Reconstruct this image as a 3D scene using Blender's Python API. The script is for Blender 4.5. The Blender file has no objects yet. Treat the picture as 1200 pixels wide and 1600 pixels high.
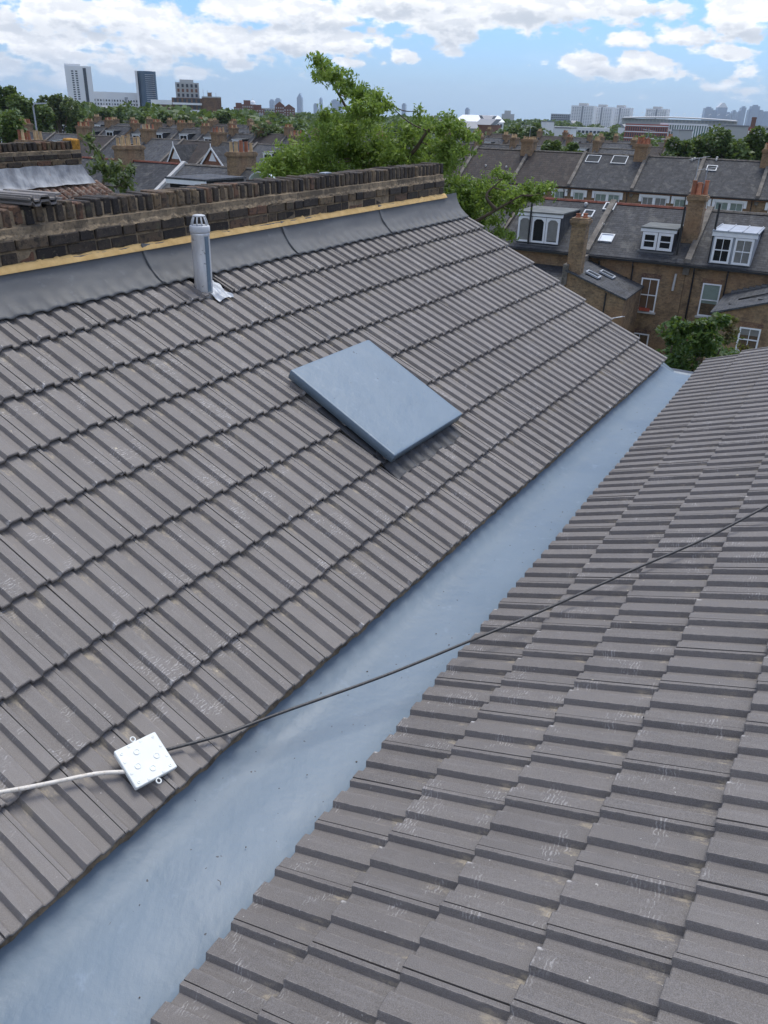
import bpy, math, random
import numpy as np
from mathutils import Vector, Matrix, noise as mnoise
random.seed(7); RNG = np.random.default_rng(7)
S = bpy.context.scene
COL = S.collection
rad = math.radians

# ------------------------------------------------------------------ camera
F = 1250.0                     # focal length in pixels of a 1200 x 1600 frame
H = 12.3                       # eye height above the gardens
CAM = np.array([0.0, 0.0, H])
_roll = rad(1.8); _p = math.atan2(620*math.cos(_roll), F)
_up = np.array([math.sin(_roll)*math.cos(_p), math.cos(_roll)*math.cos(_p), math.sin(_p)])
_fw = np.array([0, 0, -1.0]); _fw = _fw-(_fw@_up)*_up; _fw /= np.linalg.norm(_fw)
_rt = np.cross(_fw, _up)
RW = np.array([_rt, _fw, _up])          # camera axes -> world axes
cam_d = bpy.data.cameras.new('camera'); cam = bpy.data.objects.new('camera', cam_d); COL.objects.link(cam)
cam_d.sensor_fit = 'VERTICAL'; cam_d.sensor_height = 32.0; cam_d.lens = 32.0*F/1600
cam_d.clip_start = 0.05; cam_d.clip_end = 40000
cam.matrix_world = Matrix([[*RW[0], 0], [*RW[1], 0], [*RW[2], H], [0, 0, 0, 1]])
S.camera = cam

def ray(x, y):
    v = RW @ np.array([x-600.0, -(y-800.0), -F]); return v/np.linalg.norm(v)
def proj(P):
    v = RW.T @ (np.array(P)-CAM); return (600+F*v[0]/-v[2], 800-F*v[1]/-v[2]) if v[2] < 0 else None
def at_z(x, y, z): r = ray(x, y); return CAM+r*((z-H)/r[2])
def at_d(x, y, D): r = ray(x, y); return CAM+r*(D/math.hypot(r[0], r[1]))

# ------------------------------------------------------------------ sun, sky, exposure
SUN_HEAD, SUN_EL = 26.0, 64.0       # compass heading of the sun seen from above (0 = +Y), elevation
sd = bpy.data.lights.new('sun', 'SUN'); sd.energy = 1.5; sd.angle = rad(28); sd.color = (1.0, .95, .87)
sun = bpy.data.objects.new('sun', sd); COL.objects.link(sun)
_s = Vector((math.sin(rad(SUN_HEAD))*math.cos(rad(SUN_EL)), math.cos(rad(SUN_HEAD))*math.cos(rad(SUN_EL)), math.sin(rad(SUN_EL))))
sun.rotation_mode = 'QUATERNION'; sun.rotation_quaternion = _s.to_track_quat('Z', 'Y')
S.view_settings.view_transform = 'Standard'; S.view_settings.look = 'None'
S.view_settings.exposure = 0.86; S.view_settings.gamma = 1.0; S.view_settings.use_curve_mapping = False

class NT:
    """tiny node helper"""
    def __init__(s, tree): s.t = tree; s.n = tree.nodes; s.l = tree.links
    def add(s, typ, **kw):
        n = s.n.new(typ)
        for k, v in kw.items(): setattr(n, k, v)
        return n
    def put(s, sock, v):
        if isinstance(v, bpy.types.NodeSocket): s.l.new(v, sock)
        elif v is not None: sock.default_value = v
    def math(s, op, a, b=None, c=None, clamp=False):
        n = s.add('ShaderNodeMath', operation=op, use_clamp=clamp)
        for i, v in enumerate((a, b, c)): s.put(n.inputs[i], v)
        return n.outputs[0]
    def vmath(s, op, a, b=None, out=0):
        n = s.add('ShaderNodeVectorMath', operation=op); s.put(n.inputs[0], a)
        if b is not None: s.put(n.inputs[1], b)
        return n.outputs[out]
    def noise(s, vec, scale, detail=3, rough=.55, dist=0, dim='3D', out=0):
        n = s.add('ShaderNodeTexNoise', noise_dimensions=dim); s.put(n.inputs['Vector'], vec)
        n.inputs['Scale'].default_value = scale; n.inputs['Detail'].default_value = detail
        n.inputs['Roughness'].default_value = rough; n.inputs['Distortion'].default_value = dist
        return n.outputs[out]
    def ramp(s, fac, lo, hi, a=0.0, b=1.0, smooth=True):
        n = s.add('ShaderNodeMapRange', clamp=True)
        n.interpolation_type = 'SMOOTHSTEP' if smooth else 'LINEAR'
        s.put(n.inputs[0], fac); n.inputs[1].default_value = lo; n.inputs[2].default_value = hi
        n.inputs[3].default_value = a; n.inputs[4].default_value = b
        return n.outputs[0]
    def mix(s, fac, a, b, mode='MIX'):
        n = s.add('ShaderNodeMix', data_type='RGBA', blend_type=mode)
        s.put(n.inputs[0], fac)
        for i, v in ((6, a), (7, b)):
            if isinstance(v, tuple) and len(v) == 3: v = (*v, 1)
            s.put(n.inputs[i], v)
        return n.outputs[2]
    def mapv(s, vec, scale=(1, 1, 1), loc=(0, 0, 0), rot=(0, 0, 0)):
        n = s.add('ShaderNodeMapping'); s.put(n.inputs[0], vec)
        s.put(n.inputs['Scale'], scale); s.put(n.inputs['Location'], loc); n.inputs['Rotation'].default_value = rot
        return n.outputs[0]

world = bpy.data.worlds.new('World'); S.world = world; world.use_nodes = True
w = NT(world.node_tree); w.n.clear()
sky = w.add('ShaderNodeTexSky', sky_type='NISHITA'); sky.sun_disc = False
sky.sun_elevation = rad(SUN_EL); sky.sun_rotation = rad(SUN_HEAD); sky.altitude = 20
sky.air_density = 1.0; sky.dust_density = 1.3; sky.ozone_density = 1.6
tc = w.add('ShaderNodeTexCoord').outputs['Generated']
sep = w.add('ShaderNodeSeparateXYZ'); w.put(sep.inputs[0], tc)
az = w.math('MULTIPLY', w.math('ARCTAN2', sep.outputs[0], sep.outputs[1]), 57.2958)
el = w.math('MULTIPLY', w.math('ARCSINE', sep.outputs[2]), 57.2958)
cmb = w.add('ShaderNodeCombineXYZ'); w.put(cmb.inputs[0], az); w.put(cmb.inputs[1], el)
pos = cmb.outputs[0]
# clouds by compass and height: (px, py, half width px, half height px, weight) read off the sky, turned into degrees
def azel(x, y):
    r = ray(x, y); return math.degrees(math.atan2(r[0], r[1])), math.degrees(math.asin(r[2]))
clouds = [(60, 62, 160, 40, .8), (120, 22, 170, 30, .95), (300, 66, 180, 34, .85), (470, 58, 120, 26, .95), (470, 18, 170, 26, .95), (560, 68, 50, 16, .8),
          (700, 22, 80, 40, 1.0), (640, 0, 140, 20, .95), (860, 6, 170, 28, 1.0), (1010, 12, 110, 16, .8), (30, 105, 150, 26, .72), (200, 98, 170, 22, .72), (380, 96, 60, 16, .7),
          (1150, 26, 60, 26, .95), (290, 117, 34, 11, .9), (365, 120, 30, 8, .6), (628, 88, 26, 10, .85), (545, 100, 24, 9, .6), (595, 99, 14, 6, .55),
          (915, 100, 46, 20, 1.0), (1000, 102, 54, 20, 1.0), (848, 98, 20, 9, .7), (925, 84, 24, 9, .7), (985, 66, 46, 13, .9), (1075, 56, 70, 15, .85), (1105, 82, 66, 11, .75),
          (1095, 120, 24, 9, .6), (1178, 112, 34, 14, .7), (1130, 134, 70, 12, .55), (1000, 152, 70, 10, .42), (940, 145, 16, 5, .5), (795, 137, 24, 6, .45), (1150, 165, 80, 12, .4)]
cw = w.add('ShaderNodeTexNoise'); w.put(cw.inputs['Vector'], pos); cw.inputs['Scale'].default_value = .55; cw.inputs['Detail'].default_value = 4
warp = w.vmath('MULTIPLY', w.vmath('SUBTRACT', cw.outputs['Color'], (.5, .5, .5)), (3.0, 1.3, 0))
posw = w.vmath('ADD', pos, warp)
def nz(v, sc, det, ro=.58): return w.noise(w.vmath('MULTIPLY', v, (1, 2.1, 1)), sc, det, ro)
dens = None; low = None
for (x, y, hx, hy, amp) in clouds:
    a0, e0 = azel(x, y); kx = 24.5/(hx*1.15); ky = 22.5/(hy*1.15)
    d = w.vmath('MULTIPLY', w.vmath('SUBTRACT', posw, (a0, e0, 0)), (kx, ky, 0))
    g = w.math('MULTIPLY', w.math('EXPONENT', w.math('MULTIPLY', w.vmath('DOT_PRODUCT', d, d, out=1), -1.0)), amp)
    dens = g if dens is None else w.math('MAXIMUM', dens, g)
    sp_ = w.add('ShaderNodeSeparateXYZ'); w.put(sp_.inputs[0], d)
    gl = w.math('MULTIPLY', g, w.ramp(sp_.outputs[1], -.75, .25, 1, 0))
    low = gl if low is None else w.math('MAXIMUM', low, gl)
n1 = nz(pos, .42, 9); n1s = nz(w.vmath('ADD', pos, (.25, .32, 0)), .42, 9)
broad = w.noise(w.vmath('MULTIPLY', pos, (1, 1.6, 1)), .05, 3)
# the sky on every other side: broken cloud of the same kind above 8 degrees and away from the frame
out_el = w.ramp(el, 7.2, 11, 0, 1); out_az = w.ramp(w.math('ABSOLUTE', az), 26, 34, 0, 1)
outm = w.math('MULTIPLY', w.math('MAXIMUM', out_el, out_az), w.ramp(broad, .38, .62, .15, .95))
dens = w.math('MAXIMUM', dens, w.math('MULTIPLY', outm, .9))
dd = w.math('ADD', dens, w.math('MULTIPLY', w.math('SUBTRACT', n1, .525), 1.95))
alpha = w.math('MULTIPLY', w.ramp(dd, .36, .60), w.ramp(el, -.5, 3.2, .25, 1))
relief = w.ramp(w.math('SUBTRACT', n1s, n1), -.09, .08, 0, 1)      # thinner towards the light: bright rim, grey base
shade = w.math('ADD', w.math('MULTIPLY', relief, .42), w.math('MULTIPLY', w.ramp(low, .15, .75, 1, 0), .58), clamp=True)
thick = w.ramp(dd, .85, 1.6, 0, .22)
shade = w.math('SUBTRACT', shade, thick, clamp=True)
ccol = w.mix(shade, (3.5, 3.85, 4.35), (7.1, 7.1, 7.15))
skyc = w.mix(1.0, sky.outputs[0], (.46, .70, 1.10), 'MULTIPLY')
hz = w.ramp(el, 0, 6.0, .55, 0)
skyc = w.mix(hz, skyc, (2.9, 4.3, 6.0))
veil = w.math('MULTIPLY', w.ramp(nz(pos, .22, 5), .5, .8), .22)
skyc = w.mix(veil, skyc, (4.4, 5.6, 6.6))
col = w.mix(alpha, skyc, ccol)
bg = w.add('ShaderNodeBackground'); w.put(bg.inputs[0], col); bg.inputs[1].default_value = 0.10
wo = w.add('ShaderNodeOutputWorld'); w.l.new(bg.outputs[0], wo.inputs[0])
world.cycles.sampling_method = 'MANUAL'; world.cycles.sample_map_resolution = 512

# ------------------------------------------------------------------ materials
MATS = {}
def mat(name, build):
    m = bpy.data.materials.new(name); m.use_nodes = True
    t = NT(m.node_tree); t.n.clear()
    b = t.add('ShaderNodeBsdfPrincipled'); o = t.add('ShaderNodeOutputMaterial'); t.l.new(b.outputs[0], o.inputs[0])
    t.b = b; t.o = o
    tcn = t.add('ShaderNodeTexCoord'); t.obj = tcn.outputs['Object']; t.gen = tcn.outputs['Generated']
    gi = t.add('ShaderNodeNewGeometry'); t.wpos = gi.outputs['Position']; t.isl = gi.outputs['Random Per Island']
    oi = t.add('ShaderNodeObjectInfo'); t.rnd = oi.outputs['Random']
    build(t); MATS[name] = m; return m
def col_(t, c): t.put(t.b.inputs['Base Color'], (*c, 1) if isinstance(c, tuple) else c)
def bump(t, h, strength=.5, dist=.01, normal=None):
    n = t.add('ShaderNodeBump'); n.inputs['Strength'].default_value = strength; n.inputs['Distance'].default_value = dist
    t.put(n.inputs['Height'], h)
    if normal is not None: t.put(n.inputs['Normal'], normal)
    t.l.new(n.outputs[0], t.b.inputs['Normal'])
    return n.outputs[0]
def simple(name, c, rough=.6, metal=0.0, var=.15, scale=6, bmp=.0, wear=None, rnd=.0):
    def f(t):
        n = t.noise(t.obj, scale, 4)
        k = t.ramp(n, .3, .7, 1-var, 1+var, False)
        if rnd: k = t.math('MULTIPLY', k, t.ramp(t.rnd, 0, 1, 1-rnd, 1+rnd, False))
        cc = t.add('ShaderNodeVectorMath', operation='SCALE'); cc.inputs[0].default_value = c; t.put(cc.inputs['Scale'], k)
        cl = cc.outputs[0]
        if wear:
            m2 = t.noise(t.obj, scale*2.7, 5, .7); cl = t.mix(t.ramp(m2, .52, .68), cl, wear)
        col_(t, cl); t.b.inputs['Roughness'].default_value = rough; t.b.inputs['Metallic'].default_value = metal
        if bmp: bump(t, t.noise(t.obj, scale*6, 4), bmp, .004)
    return mat(name, f)

def m_tile(t, c0=(.137, .125, .113), c1=(.182, .166, .151), dust=1.0):
    # every tile is 0..0.24 across and 0..0.42 up, tail at y = 0
    off = t.add('ShaderNodeCombineXYZ')
    t.put(off.inputs[0], t.math('MULTIPLY', t.rnd, 37.0)); t.put(off.inputs[1], t.math('MULTIPLY', t.rnd, 91.0)); t.put(off.inputs[2], t.math('MULTIPLY', t.rnd, 53.0))
    p = t.vmath('ADD', t.obj, off.outputs[0])
    sx = t.add('ShaderNodeSeparateXYZ'); t.put(sx.inputs[0], t.obj)
    x, y = sx.outputs[0], sx.outputs[1]
    base = t.mix(t.ramp(t.rnd, 0, 1), c0, c1)
    n = t.noise(p, 14, 5, .6); base = t.mix(t.ramp(n, .3, .7, 0, .6), base, tuple(v*1.12 for v in c1))
    base = t.mix(t.ramp(t.noise(t.wpos, 1.6, 5, .65), .42, .68, 0, .35), base, tuple(v*.70 for v in c0))
    fine = t.noise(p, 420, 3, .7); base = t.mix(t.ramp(fine, .38, .72, 0, .75), base, (.27, .25, .24))
    # dust rubbed down the pans, long thin marks along the tile
    st = t.noise(t.mapv(p, (60, 3.0, 20)), 1.0, 4, .6)
    base = t.mix(t.ramp(st, .52, .72, 0, .40*dust), base, (.25, .235, .225))
    # pale arris along the rib edges: wear doubling as a painted bevel highlight
    xm = t.math('MODULO', t.math('ADD', x, .24), .12)
    e1 = t.ramp(t.math('ABSOLUTE', t.math('SUBTRACT', xm, .077)), .0008, .0028, 1, 0)
    e2 = t.ramp(t.math('ABSOLUTE', t.math('SUBTRACT', xm, .017)), .0008, .0028, 1, 0)
    ed = t.math('MULTIPLY', t.math('MAXIMUM', e1, e2), t.ramp(t.noise(p, 30, 5, .7), .44, .6))
    base = t.mix(t.math('MULTIPLY', ed, .45), base, (.34, .31, .28))
    # buff dust just below the tail of the tile above
    yy = t.ramp(y, .19, .335, 0, 1); pan = t.ramp(xm, .018, .026)
    pan = t.math('MULTIPLY', pan, t.ramp(xm, .074, .08, 1, 0))
    bd = t.math('MULTIPLY', t.math('MULTIPLY', yy, pan), t.ramp(t.noise(t.mapv(p, (30, 12, 10)), 1.0, 5, .75), .47, .66))
    base = t.mix(t.math('MULTIPLY', bd, .70), base, (.42, .36, .26))
    # boot scuffs: short wavy pale ticks in patches
    wv = t.add('ShaderNodeTexWave', wave_type='BANDS', bands_direction='Y'); t.put(wv.inputs['Vector'], p)
    wv.inputs['Scale'].default_value = 24; wv.inputs['Distortion'].default_value = 5.5; wv.inputs['Detail'].default_value = 1.5; wv.inputs['Detail Scale'].default_value = 2.2
    msk = t.math('MULTIPLY', t.ramp(t.noise(p, 5.0, 2), .60-.05*dust, .66), t.ramp(t.noise(p, 46, 3), .42, .62))
    base = t.mix(t.math('MULTIPLY', t.math('MULTIPLY', t.ramp(wv.outputs['Fac'], .60, .85), msk), .25+.27*dust), base, (.50, .485, .47))
    # chips of pale mortar on the tail corners and stray specks
    ch = t.math('MULTIPLY', t.ramp(y, .012, .03, 1, 0), t.ramp(t.math('ABSOLUTE', t.math('SUBTRACT', x, .076)), .004, .013, 1, 0))
    ch = t.math('MULTIPLY', t.math('MULTIPLY', ch, t.ramp(t.noise(p, 60, 3), .4, .6)), t.math('MULTIPLY', t.ramp(t.math('FRACT', t.math('MULTIPLY', t.rnd, 17.0)), .35, .95), .8))
    sp = t.ramp(t.noise(p, 75, 2, .4), .755, .80)
    sp2 = t.ramp(t.noise(t.vmath('ADD', p, (5, 5, 5)), 20, 3, .55), .74, .79)
    base = t.mix(t.math('MAXIMUM', ch, t.math('MULTIPLY', sp, .7)), base, (.56, .54, .51)); base = t.mix(t.math('MULTIPLY', sp2, .8), base, (.56, .50, .36))
    col_(t, base); t.b.inputs['Roughness'].default_value = .62; t.b.inputs['Specular IOR Level'].default_value = .45
    t.put(t.b.inputs['Roughness'], t.ramp(n, .3, .7, .66, .82))
    hh = t.math('ADD', t.math('MULTIPLY', t.noise(p, 260, 4, .7), .6), t.math('MULTIPLY', t.noise(p, 30, 3), .4))
    bump(t, hh, .45, .004)
mat('concrete_tile', m_tile)
mat('concrete_tile_darkened', lambda t: m_tile(t, (.103, .094, .086), (.138, .126, .115), .7))  # less dusty; base also darkened to offset the stronger sun on the right slope
simple('dark_underlay', (.012, .012, .013), .9)
def m_brick(t):
    # dark sooty london stock brick, each brick its own tone
    r = t.rnd
    cr = t.add('ShaderNodeValToRGB'); t.put(cr.inputs[0], r); e = cr.color_ramp.elements
    e[0].position = 0; e[0].color = (.022, .019, .018, 1); e[1].position = 1; e[1].color = (.15, .10, .055, 1)
    for p_, c_ in ((.25, (.045, .036, .029)), (.50, (.075, .057, .041)), (.74, (.115, .084, .054)), (.86, (.155, .078, .048)), (.94, (.17, .125, .075))):
        q = e.new(p_); q.color = (*c_, 1)
    off = t.vmath('ADD', t.obj, t.vmath('MULTIPLY', t.add('ShaderNodeObjectInfo').outputs['Location'], (9, 9, 9)))
    n = t.noise(off, 28, 5, .65); c = t.mix(t.ramp(n, .47, .64, 0, .8), cr.outputs[0], (.020, .018, .017))
    c = t.mix(t.ramp(t.noise(off, 70, 4, .7), .58, .72, 0, .7), c, (.23, .19, .14))
    c = t.mix(t.ramp(t.noise(off, 9, 3), .62, .74, 0, .5), c, (.12, .125, .07))
    col_(t, c); t.b.inputs['Roughness'].default_value = .9; bump(t, t.noise(off, 90, 5, .7), .9, .006)
mat('sooty_brick', m_brick)
def m_mortar(t):
    n = t.noise(t.wpos, 9, 5, .65); c = t.mix(t.ramp(n, .35, .7), (.18, .138, .09), (.35, .27, .175))
    c = t.mix(t.ramp(t.noise(t.wpos, 45, 4, .7), .5, .7, 0, .7), c, (.06, .055, .05)); c = t.mix(t.ramp(t.noise(t.vmath('ADD', t.wpos, (2, 6, 3)), 5, 5, .75), .50, .60, 0, .75), c, (.085, .07, .052)); col_(t, c)
    t.b.inputs['Roughness'].default_value = .95; bump(t, t.noise(t.wpos, 60, 5, .7), .9, .01)
mat('old_mortar', m_mortar)
def m_ym(t):
    n = t.noise(t.wpos, 14, 5, .6); c = t.mix(t.ramp(n, .3, .7), (.52, .34, .13), (.64, .44, .19)); col_(t, c)
    t.b.inputs['Roughness'].default_value = .9; bump(t, t.noise(t.wpos, 120, 4, .7), .6, .005)
mat('fresh_yellow_mortar', m_ym)
def m_lead(t):
    n = t.noise(t.mapv(t.obj, (1.2, 1.2, 3)), 3.2, 5, .6); c = t.mix(t.ramp(n, .3, .7), (.098, .101, .103), (.132, .136, .138))
    c = t.mix(t.ramp(t.noise(t.obj, 16, 5, .7), .56, .72, 0, .5), c, (.17, .18, .19)); col_(t, c)
    t.put(t.b.inputs['Roughness'], t.ramp(n, .3, .7, .62, .78)); bump(t, t.noise(t.obj, 5, 3, .5), .2, .01)
mat('new_lead', m_lead)
def m_lead2(t):
    n = t.noise(t.mapv(t.obj, (2.5, 1, 1)), 3, 6, .65); c = t.mix(t.ramp(n, .3, .7), (.16, .17, .19), (.40, .42, .44))
    c = t.mix(t.ramp(t.noise(t.obj, 7, 5, .7), .58, .7, 0, .6), c, (.24, .17, .12)); col_(t, c)
    t.b.inputs['Roughness'].default_value = .75; bump(t, t.noise(t.obj, 5, 4), .5, .02)
mat('weathered_lead', m_lead2)
simple('soft_flashing', (.060, .062, .066), .6, .1, .25, 9, .6)
simple('bright_lead', (.36, .39, .43), .50, .2, .25, 9, .5)
def m_grp(t, c0=(.128, .176, .222), c1=(.148, .200, .248)):
    n = t.noise(t.wpos, 2.2, 5, .6); c = t.mix(t.ramp(n, .3, .7), c0, c1)
    f = t.noise(t.wpos, 11, 4, .6); c = t.mix(t.ramp(f, .6, .75, 0, .35), c, (.235, .30, .375))
    s = t.ramp(t.noise(t.wpos, 42, 2, .4), .755, .79); c = t.mix(s, c, (.03, .035, .045)); col_(t, c)
    t.put(t.b.inputs['Roughness'], t.ramp(n, .35, .65, .42, .50)); t.b.inputs['Specular IOR Level'].default_value = .40
    br = t.noise(t.mapv(t.wpos, (26, 5, 26), rot=(0, 0, rad(-31))), 1.0, 4, .6)
    h = t.math('ADD', t.math('MULTIPLY', t.noise(t.wpos, 5, 3), .9), t.math('ADD', t.math('MULTIPLY', br, .14), t.math('MULTIPLY', t.noise(t.wpos, 55, 3, .6), .09))); bump(t, h, .42, .02)
    d_ = t.ramp(t.noise(t.wpos, 1.1, 6, .7), .54, .70); c2 = t.mix(t.math('MULTIPLY', d_, .15), c, (.10, .13, .165)); d3 = t.ramp(t.noise(t.vmath('ADD', t.wpos, (3, 8, 1)), 3.3, 6, .75), .60, .70)
    col_(t, t.mix(t.math('MULTIPLY', d3, .16), c2, (.27, .32, .37)))
mat('grey_blue_resin', m_grp)
mat('cover_resin', lambda t: m_grp(t, (.148, .203, .255), (.170, .228, .283)))
def m_galv(t):
    n = t.noise(t.mapv(t.obj, (6, 6, 1.2)), 3, 5, .65); c = t.mix(t.ramp(n, .3, .7), (.55, .56, .57), (.78, .79, .80))
    c = t.mix(t.ramp(t.noise(t.obj, 26, 5, .7), .60, .68, 0, .8), c, (.17, .16, .15)); col_(t, c)
    t.b.inputs['Metallic'].default_value = .45; t.b.inputs['Roughness'].default_value = .5; bump(t, t.noise(t.obj, 22, 4), .3, .004)
mat('galvanised', m_galv)
simple('pipe_cap_grey', (.52, .54, .56), .55, 0, .1, 20)
simple('box_plastic', (.70, .73, .70), .45, 0, .05, 9)
simple('black_cable', (.035, .036, .038), .45, 0, .3, 40, wear=(.10, .10, .10))
simple('white_cable', (.66, .62, .55), .55, 0, .12, 30, wear=(.48, .42, .33))
simple('black_plastic', (.012, .013, .015), .45)
simple('white_paint', (.74, .76, .78), .5, 0, .06, 3)
simple('offwhite_trim', (.45, .45, .44), .7, 0, .15, 2)
simple('zinc', (.34, .37, .41), .5, .2, .15, 2)
simple('felt_roof', (.135, .145, .14), .9, 0, .3, 1.5)
simple('stone_coping', (.15, .135, .115), .9, 0, .4, 2, wear=(.07, .065, .055))
simple('terracotta', (.36, .14, .075), .8, 0, .2, 4, rnd=.25)
simple('buff_pot', (.50, .36, .20), .85, 0, .2, 4, rnd=.2)
simple('red_ridge', (.17, .055, .035), .85, 0, .3, 3)
simple('bark', (.085, .065, .045), .9, 0, .3, 6)
simple('ground_soil', (.06, .075, .035), .95, 0, .4, .05)
simple('curtain', (.42, .42, .40), .9, 0, .1, 4)
simple('green_blind', (.42, .53, .46), .8, 0, .08, 4)
simple('brown_blind', (.26, .16, .09), .8, 0, .1, 4)
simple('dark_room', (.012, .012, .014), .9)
simple('red_box', (.35, .07, .04), .7)
simple('lichen_orange', (.40, .20, .03), .95, 0, .4, 30, .6, wear=(.10, .07, .04))
simple('white_sheet', (.60, .66, .72), .6, 0, .05, 3)
def m_glass(t):
    col_(t, (.02, .025, .03)); t.b.inputs['Roughness'].default_value = .06; t.b.inputs['Specular IOR Level'].default_value = .6
    t.b.inputs['Transmission Weight'].default_value = .0; t.b.inputs['Alpha'].default_value = .18
mat('window_glass', m_glass)
def m_roofglass(t):
    col_(t, (.035, .042, .048)); t.b.inputs['Roughness'].default_value = .65; t.b.inputs['Specular IOR Level'].default_value = .1
mat('roof_glass', m_roofglass)
def m_house_brick(t, a=(.30, .205, .112), b=(.18, .125, .076), dark=(.07, .05, .036)):
    bt = t.add('ShaderNodeTexBrick'); t.put(bt.inputs['Vector'], t.mapv(t.obj, (1, 1, 1), rot=(0, 0, 0)))
    sx = t.add('ShaderNodeSeparateXYZ'); t.put(sx.inputs[0], t.obj)
    cx = t.add('ShaderNodeCombineXYZ'); t.put(cx.inputs[0], t.math('ADD', sx.outputs[0], sx.outputs[1])); t.put(cx.inputs[1], sx.outputs[2])
    t.put(bt.inputs['Vector'], cx.outputs[0]); bt.inputs['Scale'].default_value = 1.0
    bt.inputs['Brick Width'].default_value = .225; bt.inputs['Row Height'].default_value = .075; bt.inputs['Mortar Size'].default_value = .006
    bt.inputs['Color1'].default_value = (*a, 1); bt.inputs['Color2'].default_value = (*b, 1); bt.inputs['Mortar'].default_value = (.22, .18, .13, 1)
    bt.inputs['Bias'].default_value = -.1
    n = t.noise(t.obj, 2.2, 5, .65); c = t.mix(t.ramp(n, .44, .66, 0, .65), bt.outputs[0], dark)
    c = t.mix(t.ramp(t.noise(t.mapv(t.obj, (1, 1, 2.6)), 4.2, 4, .75), .50, .62, 0, .75), c, (.30, .20, .11))
    c = t.mix(t.ramp(t.noise(t.obj, 9, 4, .7), .52, .66, 0, .7), c, dark)
    c = t.mix(t.ramp(t.noise(t.obj, .45, 3), .45, .7, 0, .5), c, (.27, .15, .075)); c = t.mix(t.ramp(t.noise(t.wpos, .9, 5, .7), .54, .66, 0, .35), c, (.06, .045, .034)); col_(t, c)
    t.b.inputs['Roughness'].default_value = .92; bump(t, bt.outputs['Fac'], -.7, .012)
mat('stock_brick', m_house_brick)
mat('red_brick', lambda t: m_house_brick(t, (.26, .085, .05), (.19, .06, .04), (.08, .03, .025)))
mat('brown_brick', lambda t: m_house_brick(t, (.13, .07, .05), (.10, .055, .04), (.06, .035, .03)))
def m_slate(t, c0=(.030, .032, .037), c1=(.056, .060, .067), w_=.30, h_=.21, lich=(.105, .105, .10)):
    bt = t.add('ShaderNodeTexBrick'); sx = t.add('ShaderNodeSeparateXYZ'); t.put(sx.inputs[0], t.obj)
    cx = t.add('ShaderNodeCombineXYZ'); t.put(cx.inputs[0], sx.outputs[0]); t.put(cx.inputs[1], t.math('MULTIPLY', sx.outputs[1], 1.15))
    t.put(bt.inputs['Vector'], cx.outputs[0]); bt.inputs['Scale'].default_value = 1
    bt.inputs['Brick Width'].default_value = w_; bt.inputs['Row Height'].default_value = h_; bt.inputs['Mortar Size'].default_value = .008
    bt.inputs['Color1'].default_value = (*c0, 1); bt.inputs['Color2'].default_value = (*c1, 1); bt.inputs['Mortar'].default_value = (.02, .02, .022, 1)
    n = t.noise(t.obj, 1.3, 6, .72); c = t.mix(t.ramp(n, .5, .66, 0, .75), bt.outputs[0], lich)
    c = t.mix(t.ramp(t.noise(t.mapv(t.obj, (2.2, .5, 1)), 1.6, 5, .7), .5, .64, 0, .7), c, (.022, .023, .026))
    c = t.mix(t.ramp(t.noise(t.obj, 6, 5, .7), .55, .7, 0, .6), c, (.045, .045, .045))
    c = t.mix(t.ramp(t.noise(t.vmath('ADD', t.obj, (9, 2, 4)), 4.5, 5, .7), .66, .72, 0, .8), c, lich)
    col_(t, c); t.b.inputs['Roughness'].default_value = .78; t.b.inputs['Specular IOR Level'].default_value = .3
    saw = t.math('FRACT', t.math('DIVIDE', t.math('MULTIPLY', sx.outputs[1], 1.15), h_))
    bump(t, t.math('SUBTRACT', t.math('MULTIPLY', bt.outputs['Fac'], -.6), t.math('MULTIPLY', saw, .7)), .8, .025)
mat('slate', m_slate)
mat('slate_pale', lambda t: m_slate(t, (.055, .060, .068), (.085, .09, .10)))
mat('brown_roof_tile', lambda t: m_slate(t, (.030, .024, .022), (.050, .039, .035), .30, .33, (.075, .065, .055)))
def m_clay(t):
    c = t.mix(t.ramp(t.rnd, 0, 1), (.13, .07, .045), (.20, .11, .075)); n = t.noise(t.wpos, 22, 5, .7)
    c = t.mix(t.ramp(n, .45, .62), c, (.30, .25, .20)); c = t.mix(t.ramp(t.noise(t.wpos, 9, 4), .58, .7), c, (.05, .04, .035)); col_(t, c)
    t.b.inputs['Roughness'].default_value = .9; bump(t, t.noise(t.wpos, 60, 4), .7, .006)
mat('old_clay_tile', m_clay)
def leafmat(name, c0, c1, c2, ns=1.2, trans=.35):
    def f(t):
        c = t.mix(t.isl, c0, c1); c = t.mix(t.ramp(t.noise(t.wpos, ns, 2), .38, .66), c, c2)
        col_(t, c); t.b.inputs['Roughness'].default_value = .5; t.b.inputs['Specular IOR Level'].default_value = .25
        tr = t.add('ShaderNodeBsdfTranslucent'); t.put(tr.inputs[0], t.mix(.45, c, (.30, .42, .05)))
        mx = t.add('ShaderNodeMixShader'); mx.inputs[0].default_value = trans
        t.l.new(t.b.outputs[0], mx.inputs[1]); t.l.new(tr.outputs[0], mx.inputs[2]); t.l.new(mx.outputs[0], t.o.inputs[0])
    return mat(name, f)
leafmat('leaf_fresh', (.16, .24, .05), (.27, .37, .085), (.12, .20, .04), 1.5, .4)
leafmat('leaf_dark', (.050, .088, .026), (.095, .148, .044), (.070, .115, .034), .35, .25)
leafmat('leaf_mid', (.068, .112, .034), (.120, .172, .052), (.09, .14, .042), .25, .25)
leafmat('leaf_pale', (.080, .115, .048), (.125, .160, .070), (.09, .13, .05), .25, .25)
leafmat('leaf_bush', (.034, .075, .018), (.080, .14, .038), (.050, .10, .024), .8, .3)
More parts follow.
